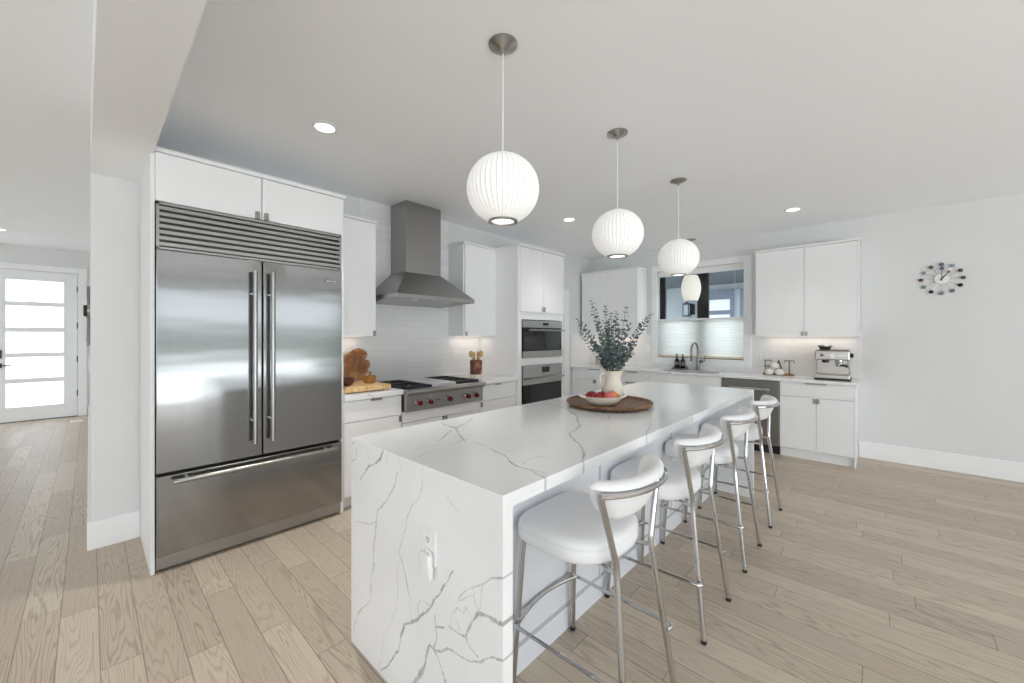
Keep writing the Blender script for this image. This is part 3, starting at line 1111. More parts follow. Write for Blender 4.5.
# --- gas rangetop
CX0, CX1 = 1.866, 2.768
t = thing('gas_rangetop', (2.317, 3.0, .71), 'stainless steel gas rangetop with red knobs and black grates', 'cooktop')
MB().box(CX0, CX1, 2.995, WY - .03, .708, .890, .002).build('body', M['steel_h'], t)
bn = MB()
pf = [(2.996, .848), (2.972, .852), (2.957, .866), (2.955, .886), (2.966, .898), (2.985, .902), (3.03, .902), (3.03, .848)]
bn.prism(pf, 'x', CX0 - .004, CX1 + .006)
bn.build('bullnose', M['steel_h'], t, True, angle=.9)
MB().box(CX0 + .01, CX1 - .01, 3.03, WY - .04, .889, .896).build('burner_pan', M['darksteel'], t)
MB().box(CX0 + .01, CX1 - .01, WY - .075, WY - .03, .889, .915, .004).build('back_guard', M['steel_h'], t)


def grate(x0, x1):
    g = MB()
    ya, yb, z0, z1 = 3.045, 3.610, .896, .922
    for (a, b_, c, d_) in ((x0, x1, ya, ya + .02), (x0, x1, yb - .02, yb), (x0, x0 + .02, ya, yb), (x1 - .02, x1, ya, yb)):
        g.box(a, b_, c, d_, z0, z1, .003)
    ym = (ya + yb) / 2
    g.box(x0, x1, ym - .01, ym + .01, z0 + .008, z1, .003)
    for yc in ((ya + ym) / 2, (yb + ym) / 2):
        xc = (x0 + x1) / 2
        for k in range(8):
            a = k * PI / 4
            r0 = .035
            r1 = min(abs((x1 - x0) / 2 / math.cos(a)) if abs(math.cos(a)) > .01 else 9,
                     abs((yb - ya) / 4 / math.sin(a)) if abs(math.sin(a)) > .01 else 9)
            g.cyl((xc + r0 * math.cos(a), yc + r0 * math.sin(a), z1 - .010), (xc + r1 * math.cos(a), yc + r1 * math.sin(a), z1 - .010), .006, 6)
    o = g.build('grate', M['iron'], t)
    for yc in ((ya + ym) / 2, (yb + ym) / 2):
        MB().lathe([(.045, .896), (.045, .903), (.038, .908), (.0, .910)], ((x0 + x1) / 2, yc, 0), 20).build('burner', M['iron'], o, True)
    return o


grate(CX0 + .012, CX0 + .305)
grate(CX1 - .305, CX1 - .012)
MB().box(CX0 + .312, CX1 - .312, 3.04, 3.60, .896, .924, .004).build('griddle_cover', brushed('bright_steel', (.78, .78, .78, 1), .34, (6, 300, 300), .05), t)
for x in (1.985, 2.098, 2.317, 2.542, 2.650):
    b_ = MB().lathe([(.033, 0), (.033, -.008), (.029, -.016), (.026, -.021), (.0, -.022)], (x, 2.995, .778), 24, 'y').build('knob_bezel', M['chrome'], t, True)
    MB().lathe([(.020, -.021), (.022, -.028), (.0235, -.045), (.020, -.054), (.0, -.055)], (x, 2.995, .778), 24, 'y',
               fn=lambda a, r, h: r * (1 + .05 * math.cos(8 * a))).build('knob', M['red'], b_, True)
bd = MB().box(2.165, 2.235, 2.9935, 2.996, .772, .790).build('badge', M['steel_h'], t)
text_mesh('lettering', 'WOLF', .019, M['black'], bd, (2.2, 2.993, .781), (PI / 2, 0, 0))

# --- range hood
HX0, HX1, HY = 1.850, 2.770, 3.125
t = thing('range_hood', (2.32, 3.4, 1.74), 'grey stainless chimney range hood above the gas rangetop', 'range hood')
cxa, cxb, cy = 2.118, 2.540, 3.403
cm = MB().box(cxa, cxb, cy, WY - .013, 1.985, CZ - .001, .002)
cm.build('chimney', M['hood_steel'], t)
cn = MB()
cn.hexa([(HX0 + .004, HY + .004, 1.752), (HX1 - .004, HY + .004, 1.752), (HX1 - .004, WY - .013, 1.752), (HX0 + .004, WY - .013, 1.752),
         (cxa - .003, cy - .003, 2.000), (cxb + .003, cy - .003, 2.000), (cxb + .003, WY - .013, 2.000), (cxa - .003, WY - .013, 2.000)])
cn.build('canopy', M['hood_steel'], t)
lp = MB()
lp.box(HX0, HX1, HY, HY + .012, 1.714, 1.753, .002)
lp.box(HX0, HX0 + .012, HY + .012, WY - .013, 1.714, 1.753)
lp.box(HX1 - .012, HX1, HY + .012, WY - .013, 1.714, 1.753)
lp.build('canopy_lip', M['steel_h'], t)
un = MB().hexa([(HX0 + .012, HY + .012, 1.728), (HX1 - .012, HY + .012, 1.728), (HX1 - .012, WY - .014, 1.690), (HX0 + .012, WY - .014, 1.690),
                (HX0 + .012, HY + .012, 1.745), (HX1 - .012, HY + .012, 1.745), (HX1 - .012, WY - .014, 1.745), (HX0 + .012, WY - .014, 1.745)])
un.build('filter_panel', M['hood_steel'], t)
for x in (2.12, 2.50):
    MB().lathe([(.026, 0), (.026, -.004), (0, -.004)], (x, HY + .12, 1.718), 16).build('hood_light', M['plate'], t)

# --- cabinets under the window
BX, WC = 5.385, 0.887


def base_x(label, y0, y1):
    t = thing('base_cabinet', (BX, (y0 + y1) / 2, 0), label, 'cabinet')
    MB().box(BX + DT + .002, WX - .014, y0 + .001, y1 - .001, .105, .620 if 'sink base' in label else WC - .031).build('carcass', M['cab'], t)
    MB().box(BX + .055, BX + .07, y0, y1, 0, .105).build('toe_kick', M['cab'], t)
    return t


g = .002
t = base_x('white base cabinet at the right end under the espresso machine', .196, .844)
MB().box(BX + .0, WX - .001, .186, .1965, .0, WC - .031, .001).build('end_panel', M['cab'], t)
front(t, 'drawer', .198, .842, .698, .852, '-x', BX, (.515, .848, .190, .016))
front(t, 'door', .198, .508, .112, .692, '-x', BX, (.494, .660, .024, .05))
front(t, 'door', .512, .842, .112, .692, '-x', BX, (.526, .660, .024, .05))
t = base_x('white sink base cabinet below the kitchen window', 1.448, 2.386)
front(t, 'drawer', 1.450, 2.384, .698, .852, '-x', BX)
front(t, 'door', 1.450, 1.915, .112, .692, '-x', BX, (1.900, .660, .024, .05))
front(t, 'door', 1.919, 2.384, .112, .692, '-x', BX, (1.934, .660, .024, .05))
t = base_x('white base cabinet with three stacked drawers left of the sink cabinet', 2.387, 2.915)
front(t, 'drawer', 2.389, 2.913, .698, .852, '-x', BX, (2.650, .848, .190, .016))
front(t, 'drawer', 2.389, 2.913, .410, .692, '-x', BX, (2.650, .688, .190, .016))
front(t, 'drawer', 2.389, 2.913, .112, .404, '-x', BX, (2.650, .400, .190, .016))
t = base_x('white base cabinet in the far corner behind the jug', 2.916, 3.685)
front(t, 'drawer', 2.918, 3.610, .698, .852, '-x', BX, (3.262, .848, .190, .016))
front(t, 'door', 2.918, 3.260, .112, .692, '-x', BX, (3.246, .660, .024, .05))
front(t, 'door', 3.264, 3.610, .112, .692, '-x', BX, (3.278, .660, .024, .05))
MB().box(BX, BX + DT, 3.612, 3.685, .105, .852).build('filler_strip', M['cab'], t)

t = thing('dishwasher', (BX, 1.146, 0), 'stainless steel dishwasher between the sink cabinet and the right end cabinet', 'dishwasher')
MB().box(BX + .03, WX - .05, .850, 1.442, .10, WC - .035).build('body', M['darksteel'], t)
dd = MB().box(BX - .012, BX + .03, .850, 1.442, .105, .850, .003, 2).build('door', M['dish_steel'], t)
hm = MB()
hm.box(BX - .050, BX - .034, .935, 1.355, .735, .765, .004, 2)
for y in (.950, 1.340):
    hm.box(BX - .036, BX - .011, y - .012, y + .012, .738, .762, .002)
hm.build('handle', M['chrome'], dd)
MB().box(BX + .06, BX + .08, .850, 1.442, 0.0, .105).build('toe_kick', M['black'], t)

ct = MB()
SK = (5.47, 5.84, 1.56, 2.26)
ct.box(5.362, SK[0], .172, 3.688, WC - .030, WC, .002)
ct.box(SK[1], WX - .013, .172, 3.688, WC - .030, WC)
ct.box(SK[0], SK[1], .172, SK[2], WC - .030, WC)
ct.box(SK[0], SK[1], SK[3], 3.688, WC - .030, WC)
tag(ct.build('countertop', M['quartz'], None, off=(5.66, 1.9, WC - .03)), 'long white veined countertop running under the kitchen window', 'countertop')
sk = MB()
sk.box(SK[0] - .012, SK[0], SK[2] - .012, SK[3] + .012, .64, WC - .031)
sk.box(SK[1], SK[1] + .012, SK[2] - .012, SK[3] + .012, .64, WC - .031)
sk.box(SK[0], SK[1], SK[2] - .012, SK[2], .64, WC - .031)
sk.box(SK[0], SK[1], SK[3], SK[3] + .012, .64, WC - .031)
sk.box(SK[0], SK[1], SK[2], SK[3], .628, .64)
sk.lathe([(.045, .640), (.045, .643), (.0, .643)], (5.66, 1.91, 0), 20)
tag(sk.build('sink', M['sinksteel'], None, off=(5.66, 1.91, .64)), 'undermount steel sink set in the window countertop', 'sink')

fa = thing('faucet', (5.895, 1.895, WC), 'grey gooseneck pull-down faucet standing behind the sink', 'faucet')
MB().lathe([(.027, WC), (.027, WC + .012), (.020, WC + .016), (.020, WC + .16), (.016, WC + .165), (0, WC + .166)], (5.895, 1.895, 0), 20).build('base', M['gunmetal'], fa, True)
pts = [(5.895, 1.895, WC + .15), (5.895, 1.895, WC + .295)]
for k in range(1, 13):
    a = PI * k / 12
    pts.append((5.895 - .10 + .10 * math.cos(a), 1.895 + .01 - .01 * math.cos(a), WC + .295 + .09 * math.sin(a)))
pts.append((5.695, 1.915, WC + .22))
MB().tube(pts, .0145, 12).build('spout', M['gunmetal'], fa, True)
MB().lathe([(.014, 0), (.016, .01), (.016, .085), (.012, .09), (0, .09)], (5.695, 1.915, WC + .135), 16).build('spray_head', M['darksteel'], fa, True)
MB().cyl((5.895, 1.88, WC + .125), (5.895, 1.83, WC + .125), .016, 14).tube([(5.895, 1.835, WC + .125), (5.893, 1.805, WC + .13), (5.89, 1.795, WC + .21)], .007, 10).build('lever', M['gunmetal'], fa, True)

tr = tag(MB().box(5.835, 5.945, 2.040, 2.240, WC, WC + .006, .002).box(5.835, 5.841, 2.040, 2.240, WC, WC + .020)
         .box(5.939, 5.945, 2.040, 2.240, WC, WC + .020).box(5.841, 5.939, 2.040, 2.046, WC, WC + .020).box(5.841, 5.939, 2.234, 2.240, WC, WC + .020)
         .build('soap_tray', M['nickel'], None, off=(5.89, 2.140, WC)), 'small grey soap tray left of the faucet', 'tray')


def soap(y, label):
    b0 = WC + .007
    t = thing('soap_bottle', (5.89, y, b0), label, 'bottle')
    MB().lathe([(.030, 0), (.033, .006), (.033, .115), (.026, .135), (.013, .146), (.013, .160), (0, .160)], (5.89, y, b0), 20).build('bottle_body', M['bottle'], t, True)
    MB().lathe([(.0336, .050), (.0338, .051), (.0338, .100), (.0336, .101)], (5.89, y, b0), 20).build('paper_label', simple('dark_paper_label', srgb(120, 122, 124), .6), t, True)
    p = MB().lathe([(.015, .160), (.015, .178), (.006, .180), (.006, .205), (.011, .206), (.011, .216), (0, .217)], (5.89, y, b0), 14)
    p.cyl((5.89, y, b0 + .211), (5.845, y, b0 + .207), .005, 8)
    p.build('pump', M['black'], t, True)


soap(2.185, 'black pump soap bottle, left of the two on the soap tray')
soap(2.100, 'black pump soap bottle, right of the two on the soap tray nearest the faucet')

# --- upper cabinets on the window wall
UX = 5.612


def upper_x(label, y0, y1, doors, crown):
    t = thing('upper_cabinet', (WX, (y0 + y1) / 2, 1.37), label, 'cabinet')
    MB().box(UX + DT + .002, WX - .014, y0, y1, 1.370, 2.395, .001).build('carcass', M['cab'], t)
    for (a0, a1, h) in doors:
        front(t, 'door', a0, a1, 1.370, 2.392, '-x', UX, h)
    MB().box(UX - .012, WX - .014, y0 - crown[0], y1 + crown[1], 2.396, 2.418, .002).build('crown_molding', M['cab'], t)
    MB().box(WX - .10, WX - .07, y0 + .06, y1 - .06, 1.3665, 1.370).build('light_strip', M['led'], t)
    return t


t = upper_x('white two-door upper cabinet to the right of the kitchen window', .168, 1.125,
            [(.181, .640, (.622, 1.395, .024, .05)), (.644, 1.124, (.660, 1.395, .024, .05))], (.014, .012))
MB().box(UX, UX + .022, .168, .180, 1.370, 2.395, .001).build('stile', M['cab'], t)
upper_x('white two-door upper cabinet to the left of the kitchen window', 2.662, 3.66,
        [(2.664, 3.165, (3.150, 1.395, .024, .05)), (3.169, 3.640, (3.184, 1.395, .024, .05))], (.012, .0))
S('trim_6', MB().box(WX - .014, WX - .001, .155, .162, WC, 1.40), M['trim'])

# under-cabinet lamps (their own warm light)
for nm, loc, sx, sy in (('undercabinet_lamp', (1.565, WY - .10, 1.355), .34, .03), ('undercabinet_lamp', (3.11, WY - .10, 1.355), .38, .03),
                        ('undercabinet_lamp', (WX - .10, .64, 1.355), .03, .80), ('undercabinet_lamp', (WX - .10, 3.16, 1.355), .03, .80)):
    area_light(nm, loc, (0, 0, 0), sx, sy, 6.0, (1.0, 0.82, 0.63))

# ------------------------------------------------------------------ island with traced veins
IX0, IX1, IY0, IY1, IZ = .803, 3.858, .786, 1.737, .914
SLAB = .042
cosY, sinY = math.cos(YAW), math.sin(YAW)


def unproject(u, v, axis, val):
    d = (cosY + (u - CX) / F_PX * sinY, sinY - (u - CX) / F_PX * cosY, (CY - v) / F_PX)
    o = (0, 0, CAM_H)
    k = (val - o[axis]) / d[axis]
    return [o[i] + k * d[i] for i in range(3)]


# vein traces: ((origin, scale), points in enlarged view, widths in millimetres)
EA, EB, TA, TB = ((340, 430), 5.256), ((340, 560), 5.556), ((340, 370), 4.6545), ((530, 380), 4.452)
END = [
    (EB, [(625, 60), (600, 120), (575, 155), (560, 180), (520, 225), (500, 270), (450, 310), (410, 332), (355, 350), (335, 420), (320, 500), (290, 555), (265, 585), (225, 612)],
     [4, 4, 8, 5, 9, 7, 9, 15, 14, 11, 9, 7, 5, 4], .95),
    (EB, [(500, 250), (475, 230), (450, 220), (437, 250), (437, 300)], [3, 3, 3, 3, 4], .6),
    (EB, [(330, -20), (345, 10), (365, 90), (380, 185)], [3, 5, 5, 3], .8),
    (EB, [(385, 200), (390, 290), (395, 325)], [2, 2, 2], .4),
    (EB, [(190, 10), (175, 100), (175, 200), (165, 240), (120, 275), (100, 290), (80, 350), (75, 410)], [4, 5, 5, 3, 6, 3, 3, 2], .7),
    (EB, [(325, 10), (322, 150), (310, 270), (285, 350), (240, 460), (215, 590)], [2.5, 2.5, 2.5, 2.5, 2.5, 2.5], .4),
    (EB, [(530, 310), (537, 370), (540, 420), (525, 480)], [4, 4, 5, 6], .8),
    (EB, [(540, 370), (560, 378), (580, 385)], [4, 6, 4], .8),
    (EB, [(605, 375), (640, 395), (690, 430), (700, 440)], [4, 5, 6, 6], .75),
    (EB, [(692, 432), (700, 400), (715, 380), (735, 350), (765, 310), (780, 300), (830, 318), (905, 360), (950, 335)], [6, 8, 12, 8, 12, 16, 16, 16, 12], .85),
    (EB, [(695, 440), (720, 490), (765, 550)], [5, 5, 4], .75),
    (EB, [(400, 730), (420, 683), (450, 630), (475, 580), (490, 500), (500, 475), (520, 490)], [24, 22, 20, 17, 15, 16, 10], .8),
    (EB, [(520, 490), (545, 540), (570, 610), (590, 683), (600, 730)], [9, 12, 12, 13, 13], .75),
    (EB, [(525, 500), (565, 506), (600, 490), (620, 500), (660, 530), (715, 570)], [6, 10, 8, 5, 4, 4], .8),
    (EB, [(715, 572), (780, 576), (820, 555), (850, 543), (900, 562), (940, 545)], [3, 6, 5, 8, 4, 4], .75),
    (EB, [(665, 230), (670, 195), (710, 155), (740, 140), (795, 130), (790, 180), (775, 290)], [2.5] * 7, .45),
    (EB, [(740, 140), (750, 185), (690, 215), (665, 230)], [2.5] * 4, .45),
    (EB, [(740, 190), (755, 240), (775, 300)], [2.5] * 3, .45),
    (EB, [(650, 262), (685, 300), (700, 265), (730, 330)], [2.5] * 4, .45),
    (EB, [(610, 380), (625, 300), (650, 265)], [2.5] * 3, .45),
    (EB, [(640, 320), (660, 390)], [2, 2], .4),
    (EB, [(800, 128), (850, 100), (890, 95), (945, 97)], [3, 5, 6, 4], .7),
    (EA, [(225, 110), (215, 140), (190, 165), (150, 195), (125, 235), (105, 262)], [7, 14, 8, 5, 5, 4], .85),
    (EA, [(88, 100), (85, 150), (60, 172)], [5, 5, 4], .7),
    (EA, [(60, 70), (78, 55)], [6, 5], .7),
    (EA, [(300, 215), (290, 280), (275, 315), (240, 380), (200, 430), (193, 460), (180, 590), (175, 683), (177, 720)], [3, 5, 4, 5, 6, 6, 4, 4, 4], .75),
    (EA, [(435, 195), (430, 290), (415, 340), (380, 385), (355, 450), (345, 530), (310, 660)], [3] * 7, .5),
    (EA, [(85, 475), (150, 487), (190, 485)], [3, 3, 3], .5),
    (EA, [(560, 340), (590, 400), (630, 440)], [2, 2, 2], .3),
    (EA, [(140, 110), (158, 160)], [2.5, 2.5], .4), (EA, [(255, 115), (240, 170)], [2.5, 2.5], .45), (EA, [(310, 150), (318, 205)], [2.5, 2.5], .4),
]
TOP = [
    (TA, [(478, 250), (515, 262), (540, 270)], [10, 20, 26], .6),
    (TA, [(540, 270), (590, 245), (622, 220)], [26, 18, 10], .5),
    (TA, [(535, 275), (545, 290), (575, 325), (588, 331)], [16, 12, 12, 6], .7),
    (TA, [(512, 282), (490, 300), (455, 330)], [7, 7, 6], .7),
    (TA, [(585, 325), (535, 340), (505, 348), (350, 365)], [5, 5, 4, 2], .5),
    (TA, [(630, 332), (680, 355), (730, 380), (765, 395), (800, 430), (830, 450), (880, 465), (945, 497), (965, 512)], [5, 6, 6, 6, 7, 7, 6, 6, 6], .8),
    (TA, [(760, 380), (800, 375), (822, 377)], [4, 5, 4], .5),
    (TA, [(850, 440), (880, 415), (925, 402), (970, 405)], [3, 3, 4, 3], .5),
    (TA, [(620, 260), (700, 235), (760, 215), (800, 200)], [3] * 4, .4),
    (TA, [(370, 410), (400, 380), (480, 370)], [2.5] * 3, .35), (TA, [(480, 480), (600, 495)], [2, 2], .2),
    (TB, [(120, 112), (165, 130), (210, 165), (215, 185), (225, 205), (180, 240), (205, 270), (230, 290), (235, 330), (230, 355), (245, 400)],
     [10, 10, 12, 12, 14, 10, 12, 13, 12, 11, 12], .75),
    (TB, [(60, 100), (130, 120)], [5, 6], .5),
    (TB, [(300, 190), (350, 172), (352, 160), (340, 150)], [5, 5, 5, 4], .6),
    (TB, [(525, 262), (520, 230), (545, 195)], [6, 6, 5], .6),
    (TB, [(670, 138), (700, 150), (745, 168)], [5, 5, 5], .5),
    (TB, [(730, 175), (765, 160), (805, 150)], [4, 4, 4], .35),
    (TB, [(0, 400), (70, 418)], [4, 4], .5),
    (TB, [(250, 270), (300, 235), (360, 215)], [3] * 3, .3), (TB, [(40, 190), (120, 170)], [3, 3], .3), (TB, [(10, 290), (120, 245)], [3, 3], .3),
    (TB, [(880, 60), (930, 80), (960, 72)], [4, 4, 4], .35), (TB, [(620, 110), (700, 90), (790, 95)], [4, 4, 4], .3),
]


def vein_field(A, B, traces, to_ab):
    """A, B: arrays of surface coordinates; returns vein strength 0..1"""
    out = np.zeros_like(A)
    rs = np.random.RandomState(3)
    A2, B2 = A.copy(), B.copy()
    jit = np.zeros_like(A)
    for fr, am in ((17, .0034), (41, .0020), (97, .0012), (203, .0008), (390, .0006)):
        for _ in range(3):
            th, p1, p2, p3 = rs.uniform(0, 2 * PI, 4)
            k1, k2 = fr * math.cos(th), fr * math.sin(th)
            A2 += am * .6 * np.sin(k1 * A + k2 * B + p1)
            B2 += am * .6 * np.sin(k2 * A - k1 * B + p2)
            jit += .16 * np.sin(1.7 * (k1 * A - k2 * B) + p3)
    for (org, sc), pts, ws, st in traces:
        P = [to_ab(org[0] + x / sc, org[1] + y / sc) for x, y in pts]
        for (p, q, w0, w1) in zip(P, P[1:], ws, ws[1:]):
            pad = .03
            ma = (A >= min(p[0], q[0]) - pad) & (A <= max(p[0], q[0]) + pad) & (B >= min(p[1], q[1]) - pad) & (B <= max(p[1], q[1]) + pad)
            if not ma.any():
                continue
            a, b = A2[ma], B2[ma]
            dx, dy = q[0] - p[0], q[1] - p[1]
            t = np.clip(((a - p[0]) * dx + (b - p[1]) * dy) / (dx * dx + dy * dy + 1e-12), 0, 1)
            d = np.hypot(a - p[0] - t * dx, b - p[1] - t * dy)
            w = (w0 + (w1 - w0) * t) / 2000 * .62 * np.clip(1 + jit[ma], .15, 2.2)
            v = np.clip(1 - (d - w) / .0020, 0, 1) * st * np.clip(.78 + .3 * jit[ma], .35, 1)
            out[ma] = np.maximum(out[ma], v)
    return out


def slab_mesh():
    verts, faces, vein = [], [], []

    def grid(A, B, fn, field, flip=False):
        base = sum(len(v) for v in verts)
        aa, bb = np.meshgrid(A, B, indexing='ij')
        verts.append(np.stack(fn(aa, bb), -1).reshape(-1, 3))
        vein.append(field(aa, bb).reshape(-1) if field else np.zeros(aa.size))
        na, nb = aa.shape
        i, j = np.meshgrid(np.arange(na - 1), np.arange(nb - 1), indexing='ij')
        k = (base + i * nb + j).reshape(-1)
        f = np.stack([k, k + nb, k + nb + 1, k + 1], -1)
        faces.append(f[:, ::-1] if flip else f)
    full = np.full_like
    top_ab = lambda u, v: unproject(u, v, 2, IZ)[0:2]
    end_ab = lambda u, v: unproject(u, v, 0, IX0)[1:3]
    ftop = lambda a, b: vein_field(a, b, TOP, top_ab)
    fend = lambda a, b: vein_field(a, b, END, end_ab)
    xs = np.linspace(IX0, IX1, 900)
    ys = np.linspace(IY0, IY1, 300)
    zs_ = np.linspace(0, IZ, 330)
    zl = np.linspace(0, IZ - SLAB, 300)
    zi = IZ - SLAB
    grid(xs, ys, lambda a, b: (a, b, full(a, IZ)), ftop)
    grid(ys, zs_, lambda a, b: (full(a, IX0), a, b), fend, True)
    # narrow edge towards the stools: veins carry over the arris
    grid(xs, np.array([zi, IZ]), lambda a, b: (a, full(a, IY0), b), lambda a, b: vein_field(a, full(a, IY0 + .004), TOP, top_ab))
    grid(np.array([IX0, IX0 + SLAB]), zl, lambda a, b: (a, full(a, IY0), b), lambda a, b: vein_field(full(a, IY0 + .004), b, END, end_ab))

    def quad(*p):
        base = sum(len(v) for v in verts)
        verts.append(np.array(p, float))
        vein.append(np.zeros(4))
        faces.append(np.array([[base, base + 1, base + 2, base + 3]]))
    x0i, x1i = IX0 + SLAB, IX1 - SLAB
    quad((x1i, IY0, 0), (IX1, IY0, 0), (IX1, IY0, zi), (x1i, IY0, zi))
    quad((IX1, IY0, 0), (IX1, IY1, 0), (IX1, IY1, IZ), (IX1, IY0, IZ))
    quad((x0i, IY0, 0), (x0i, IY0, zi), (x0i, IY1, zi), (x0i, IY1, 0))
    quad((x1i, IY0, 0), (x1i, IY1, 0), (x1i, IY1, zi), (x1i, IY0, zi))
    quad((x0i, IY0, zi), (x1i, IY0, zi), (x1i, IY1, zi), (x0i, IY1, zi))
    quad((IX1, IY1, zi), (IX0, IY1, zi), (IX0, IY1, IZ), (IX1, IY1, IZ))
    quad((x0i, IY1, 0), (IX0, IY1, 0), (IX0, IY1, zi), (x0i, IY1, zi))
    quad((IX1, IY1, 0), (x1i, IY1, 0), (x1i, IY1, zi), (IX1, IY1, zi))
    quad((IX0, IY0, 0), (IX0, IY1, 0), (x0i, IY1, 0), (x0i, IY0, 0))
    quad((x1i, IY0, 0), (x1i, IY1, 0), (IX1, IY1, 0), (IX1, IY0, 0))
    V = np.concatenate(verts)
    Fc = np.concatenate(faces)
    W = np.concatenate(vein)
    me = bpy.data.meshes.new('countertop')
    me.vertices.add(len(V))
    me.loops.add(Fc.size)
    me.polygons.add(len(Fc))
    me.vertices.foreach_set('co', (V - np.array([2.33, 1.26, 0])).astype(np.float32).ravel())
    me.loops.foreach_set('vertex_index', Fc.astype(np.int32).ravel())
    me.polygons.foreach_set('loop_start', (np.arange(len(Fc)) * 4).astype(np.int32))
    me.polygons.foreach_set('loop_total', np.full(len(Fc), 4, np.int32))
    at = me.attributes.new('vein', 'FLOAT', 'POINT')
    at.data.foreach_set('value', W.astype(np.float32))
    me.update(calc_edges=True)
    me.materials.append(M['quartz_traced'])
    return me


isl = thing('kitchen_island', (2.33, 1.26, 0), 'long kitchen island with white grey-veined quartz top and waterfall ends', 'island')
so = bpy.data.objects.new('countertop', slab_mesh())
COL.objects.link(so)
so.parent = isl
so['label'] = 'white quartz slab with grey crack-like veins'
IB = 1.078
MB().box(IX0 + SLAB, IX1 - SLAB, IB + .012, IY1 - .022, 0.0, IZ - SLAB - .0005).build('body', M['island_panel'], isl)
xs_ = [IX0 + SLAB, 1.819, 2.784, 3.764, IX1 - SLAB]
fp = MB()
fp.box(IX0 + SLAB, IX1 - SLAB, IB - .008, IB + .012, 0, .105, .001)
for x0, x1 in zip(xs_, xs_[1:]):
    fp.box(x0 + .012, x1 - .012, IB - .008, IB + .012, .127, IZ - SLAB - .001, .001)
rv = MB().box(IX0 + SLAB, IX1 - SLAB, IB - .002, IB + .0118, .1052, .1268)  # shade in the gaps between panels is put into these grey strips
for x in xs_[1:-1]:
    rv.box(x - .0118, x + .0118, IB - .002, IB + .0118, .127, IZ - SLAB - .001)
rv.build('reveal_shade_strip', simple('reveal_shade_grey', srgb(186, 187, 192), .5), isl)
fp.build('front_panel', M['island_panel'], isl)
for x0, x1 in zip(xs_, xs_[1:]):
    front(isl, 'door', x0 + .01, x1 - .01, .11, IZ - SLAB - .01, '-y', IY1 - .022)

io = thing('wall_outlet', (IX0, 1.138, .645), 'white double outlet set in the veined end of the island', 'outlet')


def plate_x(parent, x, y, z, w, h, sgn=-1, name='cover_plate'):
    a, b_ = (x - .006, x + .0005)
    return MB().box(a, b_, y - w / 2, y + w / 2, z - h / 2, z + h / 2, .002).build(name, M['plate'], parent)


def receptacle_x(parent, x, y, z):
    r = MB().box(x - .0085, x - .0055, y - .016, y + .016, z - .014, z + .014, .003).build('receptacle', M['plate'], parent)
    MB().box(x - .0092, x - .0083, y + .004, y + .007, z - .002, z + .008).box(x - .0092, x - .0083, y - .007, y - .004, z - .002, z + .007) \
        .cyl((x - .0083, y, z - .008), (x - .0092, y, z - .008), .0028, 8).build('slots', M['slot'], r)
    return r


plate_x(io, IX0, 1.138, .645, .076, .118)
receptacle_x(io, IX0, 1.138, .670)
receptacle_x(io, IX0, 1.138, .620)
pg = thing('plug_in_freshener', (IX0 - .04, 1.138, .60), 'white plug-in air freshener in the island outlet', 'air freshener')
MB().box(IX0 - .016, IX0 - .0095, 1.108, 1.145, .612, .638, .003).build('plug', M['plate'], pg)
MB().box(IX0 - .036, IX0 - .014, 1.098, 1.150, .588, .634, .007, 3).build('housing', M['plate'], pg)
MB().hexa([(IX0 - .028, 1.105, .545), (IX0 - .012, 1.105, .545), (IX0 - .012, 1.143, .545), (IX0 - .028, 1.143, .545),
           (IX0 - .033, 1.100, .589), (IX0 - .014, 1.100, .589), (IX0 - .014, 1.148, .589), (IX0 - .033, 1.148, .589)]).build('refill', M['plate'], pg)

# ------------------------------------------------------------------ bar stools


def seat_outline(s, z, n=48):
    out = []
    for k in range(n):
        a = 2 * PI * k / n
        c, s_ = math.cos(a), math.sin(a)
        e = 4.5 if s_ > 0 else 2.5
        b_ = .205 if s_ > 0 else .195
        x = .219 * math.copysign(abs(c) ** (2 / (e if s_ > 0 else 2.5)), c)
        y = b_ * math.copysign(abs(s_) ** (2 / e), s_)
        out.append((x * s, .042 + y * s, z))
    return out


